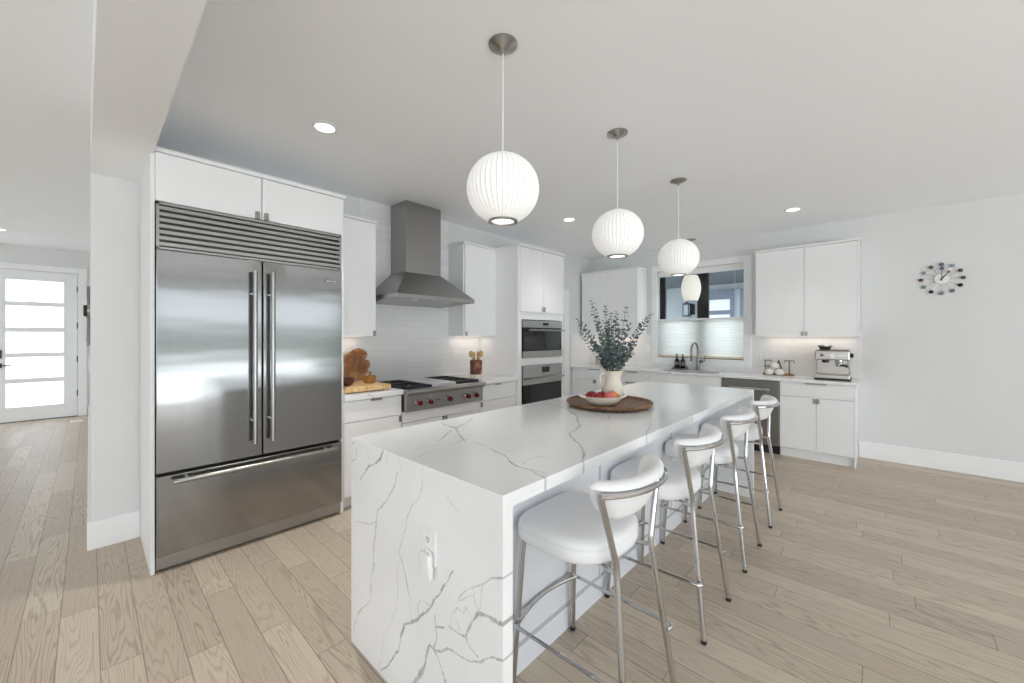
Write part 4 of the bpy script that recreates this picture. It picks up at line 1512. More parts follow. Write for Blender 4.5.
def make_stool(label):
    t = thing('bar_stool', (0, 0, 0), label, 'bar stool', None)
    z0 = (0, 0, 0)
    rings = [seat_outline(s, z) for s, z in ((.86, .580), (.95, .583), (.985, .592), (1.0, .604), (1.0, .628), (.992, .631), (.998, .634),
                                             (.985, .648), (.95, .658), (.86, .665), (.6, .669), (.25, .670))]
    MB().loft(rings).build('seat', M['leather'], t, True, z0, 1.2)
    # backrest: cushion swept round an arc
    prof = [(-.020, .738), (-.036, .755), (-.044, .800), (-.043, .850), (-.033, .880), (-.010, .895), (.010, .894), (.026, .882), (.030, .869),
            (.018, .861), (.016, .850), (.012, .810), (.002, .765), (-.008, .744)]
    N = 40
    A0 = math.radians(20)
    rings = []
    for i in range(N + 1):
        f = i / N
        a = PI + A0 + (PI - 2 * A0) * f
        e = abs(2 * f - 1)
        # rounded ends: shrink thickness and lift the lower edge
        sh = 1.0 if e < .88 else max(.15, math.sqrt(max(0, 1 - ((e - .88) / .12) ** 2)))
        lift = .062 * max(0, (e - .45) / .55) ** 1.8
        ring = []
        for r, z in prof:
            zz = z + lift * (0.897 - z) / .155
            zz = .86 + (zz - .86) * (0.5 + .5 * sh)
            tilt = (z - .86) * .22
            rr = r * sh + tilt
            ring.append(((.230 + rr) * math.cos(a), -.066 + (.156 + rr) * math.sin(a), zz))
        rings.append(ring)
    MB().loft(rings).build('backrest', M['leather'], t, True, z0, 1.0)
    R = .0115
    for s in (-1, 1):
        front_l = [(s * .205, .230, .012), (s * .180, .205, .50), (s * .174, .200, .590)]
        o = MB().tube(front_l, R, 14).build('leg', M['chrome'], t, True, z0)
        MB().cyl((s * .205, .230, 0), (s * .205, .230, .016), .0125, 14).build('foot_cap', M['rubber'], o, True, z0)
        rear = [(s * .195, -.245, .012), (s * .136, -.180, .545), (s * .134, -.176, .580), (s * .138, -.176, .61), (s * .219, -.168, .840), (s * .223, -.171, .857)]
        o = MB().tube(rear, R, 14).build('leg', M['chrome'], t, True, z0)
        MB().cyl((s * .195, -.245, 0), (s * .195, -.245, .016), .0125, 14).build('foot_cap', M['rubber'], o, True, z0)
        MB().tube([(s * .134, -.176, .572), (s * .118, -.130, .570), (s * .090, -.060, .576)], .008, 10).build('side_rail', M['chrome'], t, True, z0)
    band = []
    for i in range(33):
        a = PI + math.radians(33) + (PI - 2 * math.radians(33)) * i / 32
        band.append((.267 * math.cos(a), -.066 + .193 * math.sin(a), .857))
    MB().tube(band, .0095, 10).build('back_rail', M['chrome'], t, True, z0)
    # U-shaped footrest with an inward bowed front bar
    fz = .250
    for s in (-1, 1):
        MB().tube([(s * .213, .245, fz), (s * .213, .20, fz), (s * .204, -.195, fz), (s * .200, -.220, fz), (s * .188, -.232, fz), (s * .166, -.226, fz)], .0072, 10).build('footrest_rung', M['chrome'], t, True, z0)
    arc = [(-.196 + .392 * i / 24, .206 + .034 * math.sin(PI * i / 24), fz + .012) for i in range(25)]
    MB().tube(arc, .0085, 10).build('footrest_bar', M['chrome'], t, True, z0)
    MB().box(-.13, .13, -.10, .14, .570, .583, .002).build('seat_plate', M['black'], t, False, z0)
    return t


STOOLS = [(1.335, 'white leather bar stool with chrome frame nearest the camera'),
          (2.062, 'white leather bar stool with chrome frame, second from the camera'),
          (2.790, 'white leather bar stool with chrome frame, third from the camera'),
          (3.515, 'white leather bar stool with chrome frame at the far end, in front of the dishwasher')]
first = make_stool(STOOLS[0][1])
first['group'] = 'bar stools along the island'
for i, (x, lab) in enumerate(STOOLS):
    o = first if i == 0 else copy_tree(first)
    o.location = (x, .820, 0)
    o['label'] = lab

# ------------------------------------------------------------------ pendants


def ribbed(prof_fn, n_rib, rows, c, mb):
    """shade of ribs: narrow rib facets (material 1) between slightly hollow panels (material 0)"""
    cols = n_rib * 4
    rings = []
    for i in range(rows + 1):
        r, z = prof_fn(i / rows)
        ring = []
        for k in range(cols):
            a = 2 * PI * k / cols
            j = k % 4
            f = 1.0 if j in (0, 1) else 0.985
            aa = a + (0 if j == 0 else (-0.45 * 2 * PI / cols if j == 1 else 0))
            ring.append(mb.bm.verts.new((c[0] + r * f * math.cos(aa), c[1] + r * f * math.sin(aa), c[2] + z)))
        rings.append(ring)
    for a, b_ in zip(rings, rings[1:]):
        for k in range(cols):
            f = mb.bm.faces.new((a[k], a[(k + 1) % cols], b_[(k + 1) % cols], b_[k]))
            f.material_index = 1 if k % 4 == 0 else 0
    return mb


def pendant(x, y, label, cz=2.041, R=.1655, H=.154):
    t = thing('pendant_lamp', (x, y, CZ), label, 'pendant lamp', 'globe pendant lamps over the island')
    MB().lathe([(.066, CZ), (.066, CZ - .006), (.060, CZ - .010), (.012, CZ - .030), (.009, CZ - .045), (0, CZ - .045)], (x, y, 0), 32).build('ceiling_canopy', M['nickel'], t, True)
    MB().cyl((x, y, CZ - .04), (x, y, cz + H - .01), .0035, 8).build('cord', M['plate'], t, True)
    a0, a1 = math.radians(-67), math.radians(80)
    fn = lambda f: (R * math.cos(a0 + (a1 - a0) * f), H * math.sin(a0 + (a1 - a0) * f) * 1.02)
    s = ribbed(fn, 42, 26, (x, y, cz), MB()).build('lamp_shade', [M['globe'], M['globe_rib']], t, False)
    zb = cz + H * math.sin(a0) * 1.02
    rb = R * math.cos(a0)
    ring = MB()
    ring.lathe([(rb + .002, zb + .004), (rb + .003, zb - .006), (rb - .012, zb - .007), (rb - .014, zb - .002), (rb - .012, zb + .004)], (x, y, 0), 40)
    bm = ring.bm
    bm.faces.ensure_lookup_table()
    bmesh.ops.delete(bm, geom=[f for f in bm.faces if len(f.verts) > 8], context='FACES_ONLY')
    ring.build('bottom_ring', M['nickel'], t, True)
    MB().lathe([(rb - .012, zb + .006), (rb - .012, zb + .002), (0, zb + .002)], (x, y, 0), 32).build('diffuser', M['globe_in'], t)
    zt_ = cz + H * math.sin(a1) * 1.02
    MB().lathe([(R * math.cos(a1) + .003, zt_ - .004), (R * math.cos(a1) + .003, zt_ + .004), (.006, zt_ + .008), (0, zt_ + .008)], (x, y, 0), 24).build('top_cap', M['plate'], t, True)
    return t


pendant(1.292, 1.263, 'white ribbed globe pendant lamp nearest the camera, largest of the row over the island')
pendant(2.372, 1.265, 'white ribbed globe pendant lamp, middle one of the row over the island')
pendant(3.451, 1.268, 'white ribbed globe pendant lamp over the far island end, in front of the window')

ox, oy, oz = 5.68, 1.915, 2.030
t = thing('pendant_lamp', (ox, oy, CZ), 'small cream oval pendant lamp hanging in front of the kitchen window over the sink', 'pendant lamp')
MB().lathe([(.062, CZ), (.062, CZ - .008), (.010, CZ - .026), (0, CZ - .026)], (ox, oy, 0), 28).build('ceiling_canopy', M['nickel'], t, True)
MB().cyl((ox, oy, CZ - .02), (ox, oy, oz + .17), .0035, 8).build('cord', M['plate'], t, True)
ofn = lambda f: (.074 + .052 * math.sin(PI * (.04 + .92 * f)) ** .8, -.172 + .344 * f)
ribbed(ofn, 30, 18, (ox, oy, oz), MB()).build('lamp_shade', [M['oval'], M['oval_rib']], t)
MB().lathe([(.079, -.176), (.081, -.170), (.075, -.168), (0, -.168)], (ox, oy, oz), 28).build('bottom_ring', M['nickel'], t, True)
MB().lathe([(.079, .168), (.081, .172), (.02, .178), (0, .178)], (ox, oy, oz), 28).build('top_cap', M['plate'], t, True)


def downlight(x, y, z, label, power):
    t = thing('recessed_downlight', (x, y, z), label, 'downlight')
    m = MB().lathe([(.078, z), (.078, z - .003), (.060, z - .005), (.056, z - .001)], (x, y, 0), 32)
    bm = m.bm
    bmesh.ops.delete(bm, geom=[f for f in bm.faces if len(f.verts) > 8], context='FACES_ONLY')
    m.build('trim_ring', M['plate'], t, True)
    MB().lathe([(.058, z - .0005), (.058, z - .003), (0, z - .003)], (x, y, 0), 28).build('lens', M['lamp'], t)
    d = bpy.data.lights.new('downlight_beam', 'SPOT')
    d.energy = power
    d.spot_size = math.radians(84)
    d.spot_blend = 0.9
    d.color = (1.0, 0.97, 0.93)
    d.shadow_soft_size = .05
    o = bpy.data.objects.new('downlight_beam', d)
    COL.objects.link(o)
    o.parent = t
    o.location = (0, 0, -.012)
    return t


downlight(1.030, 2.602, CZ, 'recessed ceiling downlight in front of the refrigerator', 95)
downlight(3.751, 2.609, CZ, 'recessed ceiling downlight near the oven tower', 26)
downlight(5.069, .675, CZ, 'recessed ceiling downlight in front of the right-hand upper cabinets', 14)
downlight(-.84, 8.75, HZ, 'recessed ceiling downlight in the entry hall', 10)
tag(MB().lathe([(.065, HZ), (.065, HZ - .015), (.05, HZ - .035), (0, HZ - .037)], (-.90, 8.2, 0), 24).build('smoke_detector', M['nickel'], None, True, (-.90, 8.2, HZ)),
    'small grey round smoke detector on the entry hall ceiling', 'smoke detector')

# ------------------------------------------------------------------ tray, jug, eucalyptus, fruit
TZ = IZ
tc_ = (2.318, 1.298)
tr = thing('round_tray', (tc_[0], tc_[1], TZ), 'large round dark wooden tray on the island', 'tray')
prof = [(.17, .0), (.245, .004), (.272, .020), (.277, .032), (.271, .037), (.261, .033), (.247, .020), (.225, .017), (0.02, .016)]
MB().lathe(prof, (tc_[0], tc_[1], TZ), 64).build('tray_body', M['traywood'], tr, True)
TT = TZ + .0165

jx, jy = 2.470, 1.352
jg = thing('jug', (jx, jy, TT), 'cream ceramic jug holding eucalyptus branches, on the wooden tray', 'jug')
jp = [(.048, 0), (.056, .004), (.070, .035), (.075, .060), (.072, .085), (.062, .108), (.053, .126), (.051, .150), (.055, .185), (.059, .200),
      (.056, .2015), (.051, .185), (.046, .150), (.046, .128), (.055, .10), (.060, .06), (.03, .02), (.005, .018)]
sp_dir = 0.3


def spout(a, r, h):
    k = max(0, math.cos(a - 5.5)) ** 6 * max(0, (h - .15) / .05)
    return r * (1 + .18 * k)


MB().lathe(jp, (jx, jy, TT), 48, fn=spout).build('jug_body', M['ceramic'], jg, True)
hdx, hdy = -0.72, 0.69            # handle points left and towards the camera
hn = math.hypot(hdx, hdy)
hdx, hdy = hdx / hn, hdy / hn
hp = []
for r, z in ((.050, .178), (.068, .186), (.084, .176), (.090, .150), (.086, .115), (.076, .090), (.066, .078)):
    hp.append((jx + hdx * r, jy + hdy * r, TT + z))
MB().tube(hp, [.008, .0085, .008, .0075, .0075, .008, .010], 10).build('handle', M['ceramic'], jg, True)


def branch(tip_px, depth, label, k, dense, group=None):
    """tip given by its place in the photo at a depth; the stem starts in the jug"""
    u, v = tip_px
    d = depth
    lx = (u - CX) / F_PX * d
    tip = Vector((cosY * d + sinY * lx, sinY * d - cosY * lx, CAM_H + (CY - v) / F_PX * d))
    rnd = random.Random(k * 13 + 5)
    root = Vector((jx + rnd.uniform(-.022, .022), jy + rnd.uniform(-.022, .022), TT + .07))
    mouth = Vector((jx, jy, TT + .2)) + (tip - Vector((jx, jy, TT + .2))).normalized() * .01
    side = Vector((tip.x - jx, tip.y - jy, 0))
    mouth += side.normalized() * min(.032, side.length * .4) if side.length > 1e-4 else Vector((0, 0, 0))
    pts = []
    for i in range(15):
        t = i / 14
        mid = mouth + (tip - mouth) * .45 + Vector((0, 0, .03)) - side * .08
        if t < .25:
            p = root.lerp(mouth, t / .25)
        else:
            s = (t - .25) / .75
            p = mouth * (1 - s) ** 2 + mid * 2 * s * (1 - s) + tip * s * s
        pts.append(p)
    t_ = thing('eucalyptus_branch', root, label, 'branch', group)
    MB().tube(pts, [.0028 - .0018 * i / 14 for i in range(15)], 6).build('stem', M['twig'], t_, True)
    lf = MB()
    L = sum((b_ - a).length for a, b_ in zip(pts[4:], pts[5:]))
    nl = max(6, int(L / dense * .85))
    for i in range(nl):
        s = (i + .5) / nl
        q = 3.4 + s * (14 - 3.4)
        j = min(13, int(q))
        p = pts[j].lerp(pts[j + 1], q - j)
        ax = (pts[j + 1] - pts[j]).normalized()
        size = (.0182 if s < .72 else .0182 * (1 - (s - .72) / .28 * .62)) * rnd.uniform(.75, 1.15)
        a0 = i * 1.6 + rnd.uniform(-.4, .4)
        e1 = ax.orthogonal().normalized()
        e2 = ax.cross(e1)
        for h in (0, PI):
            a = a0 + h + rnd.uniform(-.3, .3)
            out = (e1 * math.cos(a) + e2 * math.sin(a)) * .85 + ax * rnd.uniform(.25, .75)
            out.normalize()
            sdv = out.cross(ax).normalized()
            nrm = sdv.cross(out).normalized()
            c = p + out * (size * 1.15)
            verts = [p + out * size * .1]
            fan = []
            for m_ in range(9):
                w = 2 * PI * m_ / 9
                fan.append(lf.bm.verts.new(c + out * (math.cos(w) * size) + sdv * (math.sin(w) * size * .88) + nrm * (.15 * size * (math.cos(2 * w)))))
            cen = lf.bm.verts.new(c - nrm * size * .12)
            bot = lf.bm.verts.new(c - nrm * (size * .12 + .0012))
            for m_ in range(9):
                lf.bm.faces.new((cen, fan[m_], fan[(m_ + 1) % 9]))
                lf.bm.faces.new((bot, fan[(m_ + 1) % 9], fan[m_]))
    lf.build('leaves', M['leaf'], t_, True)
    return t_


GE = 'eucalyptus branches in the jug'
common = 'blue-grey eucalyptus branch in the dense middle of the bunch in the jug'
BR = [((576, 318), 2.66, 'blue-grey eucalyptus branch leaning furthest left out of the jug', .020),
      ((590.5, 300), 2.80, 'tallest blue-grey eucalyptus branch, thin tip left of the middle of the bunch', .020),
      ((605, 306), 2.74, common, .016), ((611, 313), 2.70, common, .016), ((616.5, 311), 2.82, common, .016),
      ((626.5, 306.5), 2.70, 'thin blue-grey eucalyptus branch rising right of the middle of the bunch', .024),
      ((630.5, 323), 2.84, common, .022),
      ((652, 313), 2.68, 'blue-grey eucalyptus branch leaning furthest right out of the jug', .013),
      ((637, 341), 2.78, 'short blue-grey eucalyptus branch spreading low to the right from the jug', .015),
      ((634, 352), 2.66, 'lowest blue-grey eucalyptus branch spreading right over the jug rim', .014),
      ((579, 332), 2.80, 'blue-grey eucalyptus branch leaning left just below the leftmost one', .018),
      ((590, 340), 2.66, 'short blue-grey eucalyptus branch leaning left low over the jug', .016),
      ((598, 325), 2.64, common, .015), ((606, 328), 2.88, common, .014), ((620, 329), 2.66, common, .014),
      ((613, 338), 2.60, common, .013), ((624, 343), 2.62, common, .013), ((601, 346), 2.62, common, .013)]
for k, (px, dp, lab, dn) in enumerate(BR):
    branch(px, dp, lab, k, dn, GE)

# oval dish, long axis across the view
dx_, dy_ = 2.238, 1.297
dish = thing('oval_dish', (dx_, dy_, TT), 'cream oval two-handled dish of fruit on the wooden tray', 'dish')
ang = YAW - PI / 2 + .05
ca, sa = math.cos(ang), math.sin(ang)


def dp_(x, y, z): return (dx_ + .95 * (ca * x - sa * y), dy_ + .95 * (sa * x + ca * y), TT + z)


rings = []
for (rx, ry, z) in ((.070, .048, 0), (.085, .060, .004), (.112, .082, .025), (.124, .092, .050), (.127, .095, .056), (.123, .091, .057), (.108, .079, .030), (.08, .055, .012), (.01, .01, .010)):
    rings.append([dp_(rx * math.cos(2 * PI * k / 40), ry * math.sin(2 * PI * k / 40), z) for k in range(40)])
MB().loft(rings).build('bowl', M['ceramic'], dish, True)
for s in (-1, 1):
    hpts = [dp_(s * .117, -.026, .048), dp_(s * .137, -.026, .055), dp_(s * .153, -.016, .060), dp_(s * .157, 0, .061), dp_(s * .153, .016, .060), dp_(s * .137, .026, .055), dp_(s * .117, .026, .048)]
    MB().tube(hpts, .0068, 10).build('handle', M['ceramic'], dish, True)


def fruit(name, x, y, z, r, mat, label, cat):
    c = dp_(x, y, z)
    t = thing(name, c, label, cat)
    pr = []
    for i in range(13):
        a = -PI / 2 + PI * i / 12
        rr = r * math.cos(a) * (1 - .05 * math.sin(a) * -1)
        zz = r * .92 * math.sin(a)
        if i >= 11:
            zz -= (i - 10) * r * .10
        pr.append((max(rr, .0005), zz))
    MB().lathe(pr, c, 24, fn=lambda a, q, h: q * (1 + .025 * math.cos(5 * a))).build('flesh', mat, t, True)
    MB().cyl((c[0], c[1], c[2] + r * .62), (c[0] + .004, c[1], c[2] + r * 1.05), .0016, 6).build('stem', M['twig'], t)


fruit('apple', -.072, .012, 0.054, 0.0367, M['apple_red'], 'deep red apple at the left end of the oval dish', 'apple')
fruit('apple', -.048, -.040, 0.056, 0.0302, M['apple_red'], 'small red apple at the front left of the oval dish', 'apple')
fruit('apple', -.006, .016, 0.052, 0.0356, M['apple_red'], 'dark red apple in the middle of the oval dish', 'apple')
fruit('apple', .034, -.028, 0.054, 0.0335, M['apple_pink'], 'pink apple at the front of the oval dish right of the middle', 'apple')
fruit('orange', .072, .018, 0.054, 0.0356, M['apple_orange'], 'orange fruit at the right end of the oval dish', 'orange')

# ------------------------------------------------------------------ things on the range counters
bk = thing('butcher_block', (1.6, 3.3, RC), 'thick pale butcher block board on feet left of the rangetop', 'cutting board')
MB().box(1.36, 1.787, 3.105, 3.50, RC + .010, RC + .050, .004, 2).build('board', M['block'], bk)
for x in (1.40, 1.75):
    for y in (3.14, 3.46):
        MB().cyl((x, y, RC), (x, y, RC + .011), .012, 12).build('foot', M['plate'], bk)
BZ = RC + .050
# live-edge board leaning on the tile behind
outl = [(1.36, .956), (1.765, .956), (1.775, .985), (1.800, 1.005), (1.828, 1.030), (1.820, 1.055), (1.845, 1.075), (1.847, 1.115), (1.830, 1.138), (1.795, 1.140),
        (1.812, 1.160), (1.828, 1.190), (1.820, 1.215), (1.797, 1.236), (1.752, 1.253), (1.711, 1.244), (1.661, 1.211), (1.578, 1.184), (1.48, 1.165), (1.40, 1.12), (1.362, 1.03)]
outl2 = []
n_ = len(outl)
for i in range(n_):
    p, q = outl[i], outl[(i + 1) % n_]
    for f in (0, .33, .66):
        w = .0035 * math.sin(31 * i + 17 * f)
        jz_ = p[1] + (q[1] - p[1]) * f - BZ
        outl2.append((p[0] + (q[0] - p[0]) * f + w, max(0, jz_ + (w if jz_ > .02 else 0))))
lv = MB()
lv.prism(outl2, 'y', 0, .026)
for v in lv.bm.verts:
    y, z = v.co.y, v.co.z
    v.co.y = WY - .135 + y + z * .22
    v.co.z = BZ + z + .0005
tag(lv.build('live_edge_board', M['burl'], None, off=(1.58, WY - .1, BZ)), 'tall brown live-edge wooden board leaning upright on the tile behind the butcher block', 'wooden board')
bm1 = thing('mortar', (1.690, 3.30, BZ), 'small round wooden mortar on the butcher block', 'mortar')
MB().lathe([(.036, 0), (.044, .006), (.052, .030), (.056, .062), (.052, .063), (.046, .045), (.035, .02), (.005, .014)], (1.690, 3.30, BZ), 32).build('bowl', M['mortarwood'], bm1, True)
ps = tag(MB().tube([(1.683, 3.298, BZ + .020), (1.680, 3.292, BZ + .055), (1.686, 3.287, BZ + .082)], [.010, .006, .007], 10).ball((1.688, 3.286, BZ + .090), .013, 12, 8)
         .build('pestle', M['mortarwood'], None, True, (1.683, 3.298, BZ + .02)), 'small wooden pestle with round knob standing in the mortar', 'pestle')
rb_ = tag(MB().lathe([(.034, 0), (.046, .006), (.058, .034), (.056, .060), (.050, .062), (.045, .03), (.005, .012)], (1.475, 3.28, BZ), 28,
                     fn=lambda a, r, h: r * (1 + .10 * math.cos(3 * a) * (h > .02))).build('carved_bowl', M['redwood'], None, True, (1.475, 3.28, BZ)),
          'small dark red carved wooden bowl on the butcher block beside the refrigerator', 'bowl')

cosY_, sinY_ = math.cos(YAW), math.sin(YAW)
kx, ky = 2.990, 3.35
ck = thing('utensil_crock', (kx, ky, RC), 'brown glazed stoneware crock with pale base, right of the rangetop', 'crock')
MB().lathe([(.066, 0), (.069, .004), (.069, .032), (.067, .034)], (kx, ky, RC), 32).build('base_band', M['ceramic'], ck, True)
MB().lathe([(.064, .033), (.068, .036), (.069, .186), (.066, .194), (.060, .192), (.060, .05), (.005, .045)], (kx, ky, RC), 32).build('pot', M['crock'], ck, True)
for lat, fwd, hgt, lab in ((-.054, .0, .262, 'pale wooden spoon leaning left in the brown crock'),
                           (-.018, -.02, .238, 'pale wooden spoon in the brown crock, just left of the middle'),
                           (.018, .015, .246, 'pale wooden spoon in the brown crock, just right of the middle'),
                           (.056, .0, .264, 'pale wooden spoon leaning right in the brown crock')):
    rx_, ry_ = math.sin(YAW), -math.cos(YAW)          # across the crock as one faces it
    b0 = Vector((kx - rx_ * lat * .35, ky - ry_ * lat * .35, RC + .05))
    e = Vector((kx + rx_ * lat + cosY_ * fwd, ky + ry_ * lat + sinY_ * fwd, RC + hgt))
    m = MB().tube([b0, b0.lerp(e, .80)], [.005, .008], 8)
    wide = abs(lat) > .03
    m.ball(e, (.026, .009, .038) if wide else (.014, .008, .052), 16, 10, YAW - PI / 2)
    tag(m.build('wooden_spoon', M['spoonwood'], None, True, b0), lab, 'spoon')

# ------------------------------------------------------------------ things on the window counter
# espresso machine
ex, ey = 5.53, .388
t = thing('espresso_machine', (5.68, ey, WC), 'stainless steel espresso machine on the right end of the window counter', 'espresso machine')
W2 = .150
MB().box(ex - .02, 5.84, ey - W2 - .004, ey + W2 + .004, WC + .002, WC + .020, .003).build('base', M['black'], t)
MB().box(ex - .025, 5.84, ey - W2, ey + W2, WC + .020, WC + .062, .006, 2).build('drip_tray', M['espresso_steel'], t)
MB().box(ex + .105, 5.84, ey - W2 + .010, ey + W2 - .010, WC + .06, WC + .225, .004).build('back_body', M['espresso_steel'], t)
MB().box(ex + .0, 5.84, ey - W2, ey + W2, WC + .220, WC + .322, .010, 2).build('upper_body', M['espresso_steel'], t)
MB().box(ex + .03, 5.82, ey - W2 + .012, ey + W2 - .012, WC + .322, WC + .330, .002).build('cup_warmer', M['darksteel'], t)
MB().lathe([(.046, .330), (.046, .336), (.058, .362), (.060, .368), (.058, .372), (.02, .374), (0, .374)], (5.66, ey + .07, WC), 28).build('bean_hopper', simple('smoky_hopper', (.05, .048, .045), .15), t, True)
MB().lathe([(.0605, .366), (.064, .368), (.064, .384), (.03, .388), (0, .388)], (5.66, ey + .07, WC), 28).build('hopper_lid', M['nickel'], t, True)
MB().lathe([(.024, 0), (.024, -.006), (0, -.006)], (ex, ey - .005, WC + .272), 24, 'x').build('pressure_gauge', M['plate'], t, True)
for y, r in ((ey + .085, .015), (ey + .125, .009), (ey + .04, .008), (ey - .055, .009), (ey - .085, .009), (ey - .115, .009)):
    MB().lathe([(r, 0), (r, -.010), (r * .8, -.013), (0, -.013)], (ex, y, WC + .272), 18, 'x').build('button', M['darksteel'] if r > .012 else M['chrome'], t, True)
MB().lathe([(.028, .19), (.030, .20), (.030, .222), (0, .222)], (ex + .05, ey + .06, WC), 20).build('grind_outlet', M['black'], t, True)
MB().lathe([(.034, .185), (.036, .19), (.036, .222), (0, .222)], (ex + .05, ey - .06, WC), 20).build('group_head', M['chrome'], t, True)
pf_ = MB().lathe([(.022, .150), (.034, .165), (.035, .186), (0, .187)], (ex + .05, ey - .06, WC), 20)
pf_.build('portafilter', M['chrome'], t, True)
MB().tube([(ex + .02, ey - .075, WC + .172), (ex - .05, ey - .115, WC + .165), (ex - .075, ey - .13, WC + .160)], [.009, .012, .013], 10).build('portafilter_handle', M['black'], t, True)
MB().tube([(ex + .06, ey - .13, WC + .222), (ex + .03, ey - .135, WC + .20), (ex + .01, ey - .145, WC + .13), (ex + .0, ey - .15, WC + .085)], .005, 8).build('steam_wand', M['chrome'], t, True)
MB().lathe([(.022, 0), (.024, -.008), (.022, -.026), (0, -.027)], (0, 0, 0), 20, 'y').build('steam_dial', M['black'], t, True, (0, 0, 0)).location = (ex + .08 - 5.68, -W2, .272)

# EAT letters on wooden bases
LETTER = M['letter_metal']


def letter(ch, x, y, label):
    t = thing('decorative_letter', (x, y, WC), label, 'letter')
    MB().box(x - .022, x + .022, y - .052, y + .052, WC, WC + .018, .002).build('base', M['mortarwood'], t)
    z0, z1 = WC + .018, WC + .185
    m = MB()
    r = .0058
    if ch == 'E':
        m.cyl((x, y + .032, z0), (x, y + .032, z1), r, 10)
        for z, e in ((z1 - r, -.032), ((z0 + z1) / 2 + .006, -.012), (z0 + r, -.032)):
            m.cyl((x, y + .045, z), (x, y + e, z), r, 10)
        m.cyl((x, y - .032, z1 - r), (x, y - .032, z1 - .032), r * .8, 8)
        m.cyl((x, y - .012, (z0 + z1) / 2 + .026), (x, y - .012, (z0 + z1) / 2 - .014), r * .8, 8)
        m.cyl((x, y - .032, z0 + r), (x, y - .032, z0 + .032), r * .8, 8)
    elif ch == 'A':
        m.cyl((x, y + .042, z0), (x, y, z1), r, 10)
        m.cyl((x, y - .042, z0), (x, y, z1), r * 1.5, 10)
        m.cyl((x, y + .024, z0 + .06), (x, y - .024, z0 + .06), r * .8, 10)
    else:
        m.cyl((x, y, z0), (x, y, z1), r * 1.2, 10)
        m.cyl((x, y + .048, z1 - r), (x, y - .048, z1 - r), r, 10)
        for s in (-1, 1):
            m.cyl((x, y + s * .048, z1 - r), (x, y + s * .052, z1 - .035), r * .8, 8)
        m.cyl((x, y + .018, z0 + .003), (x, y - .018, z0 + .003), r * .8, 8)
    m.build('letter_body', LETTER, t, True)


letter('E', 5.845, 1.035, 'bronze metal letter E on a small wooden base, left of the three letters')
letter('A', 5.845, .925, 'bronze metal letter A between the letters E and T, behind the white ornaments')
letter('T', 5.845, .815, 'bronze metal letter T on a small wooden base, right of the three letters')


def ornament(x, y, z, r, label):
    m = MB()
    pr = [(max(r * math.cos(a), .001), r * .82 * math.sin(a) + r * .82) for a in [-PI / 2 + PI * i / 14 for i in range(15)]]
    m.lathe(pr, (x, y, z), 40, fn=lambda a, q, h: q * (1 - .09 * abs(math.sin(4.5 * a))))
    tag(m.build('ornament', M['ornament'], None, True, (x, y, z)), label, 'ornament')


ornament(5.745, 1.005, WC, .050, 'white lobed round ornament in front of the letter E')
ornament(5.745, .900, WC, .052, 'white lobed round ornament in front of the letter A, beside the letter T')
ornament(5.765, .952, WC + .078, .046, 'white lobed round ornament sitting on top of the other two')

# canister and brown bowl in the corner behind the jug
tag(MB().box(5.82, 5.88, 3.455, 3.515, WC, WC + .150, .006, 2).build('canister', simple('grey_canister', srgb(176, 174, 173), .4), None, False, (5.85, 3.485, WC)),
    'pale grey square canister in the far corner of the window counter behind the jug', 'canister')
tag(MB().lathe([(.030, 0), (.048, .008), (.064, .040), (.066, .070), (.060, .088), (.040, .096), (.005, .092)], (5.74, 3.30, WC), 28).build('wooden_pot', M['redwood'], None, True, (5.74, 3.30, WC)),
    'round brown wooden pot on the window counter, partly hidden by the eucalyptus', 'pot')

# ------------------------------------------------------------------ outlets and switches
o = thing('wall_outlet', (2.945, WY, 1.146), 'white outlet on the tile behind the range, left of the brown crock', 'outlet')
MB().box(2.908, 2.982, WY - .018, WY - .0115, 1.088, 1.204, .002).build('cover_plate', M['plate'], o)
for z in (1.120, 1.172):
    MB().box(2.93, 2.96, WY - .0205, WY - .0175, z - .014, z + .014, .003).box(2.938, 2.941, WY - .021, WY - .020, z - .003, z + .007).box(2.949, 2.952, WY - .021, WY - .020, z - .003, z + .007).build('receptacle', M['plate'], o)
TX = WX - .012
o = thing('wall_outlet', (TX, 1.125, 1.135), 'white double-gang outlet plate between the window and the light switches', 'outlet')
plate_x(o, TX, 1.125, 1.135, .125, .118)
for y in (1.098, 1.152):
    for z in (1.110, 1.160):
        receptacle_x(o, TX, y, z)
o = thing('light_switch', (TX, .93, 1.148), 'white three-gang light switch plate above the letters', 'light switch')
plate_x(o, TX, .93, 1.148, .172, .118)
for y in (.885, .93, .975):
    MB().box(TX - .010, TX - .0055, y - .016, y + .016, 1.115, 1.181, .003).build('rocker', M['plate'], o)
o = thing('light_switch', (TX, 2.66, 1.165), 'white single light switch left of the kitchen window', 'light switch')
plate_x(o, TX, 2.66, 1.165, .074, .118)
MB().box(TX - .010, TX - .0055, 2.644, 2.676, 1.132, 1.198, .003).build('rocker', M['plate'], o)

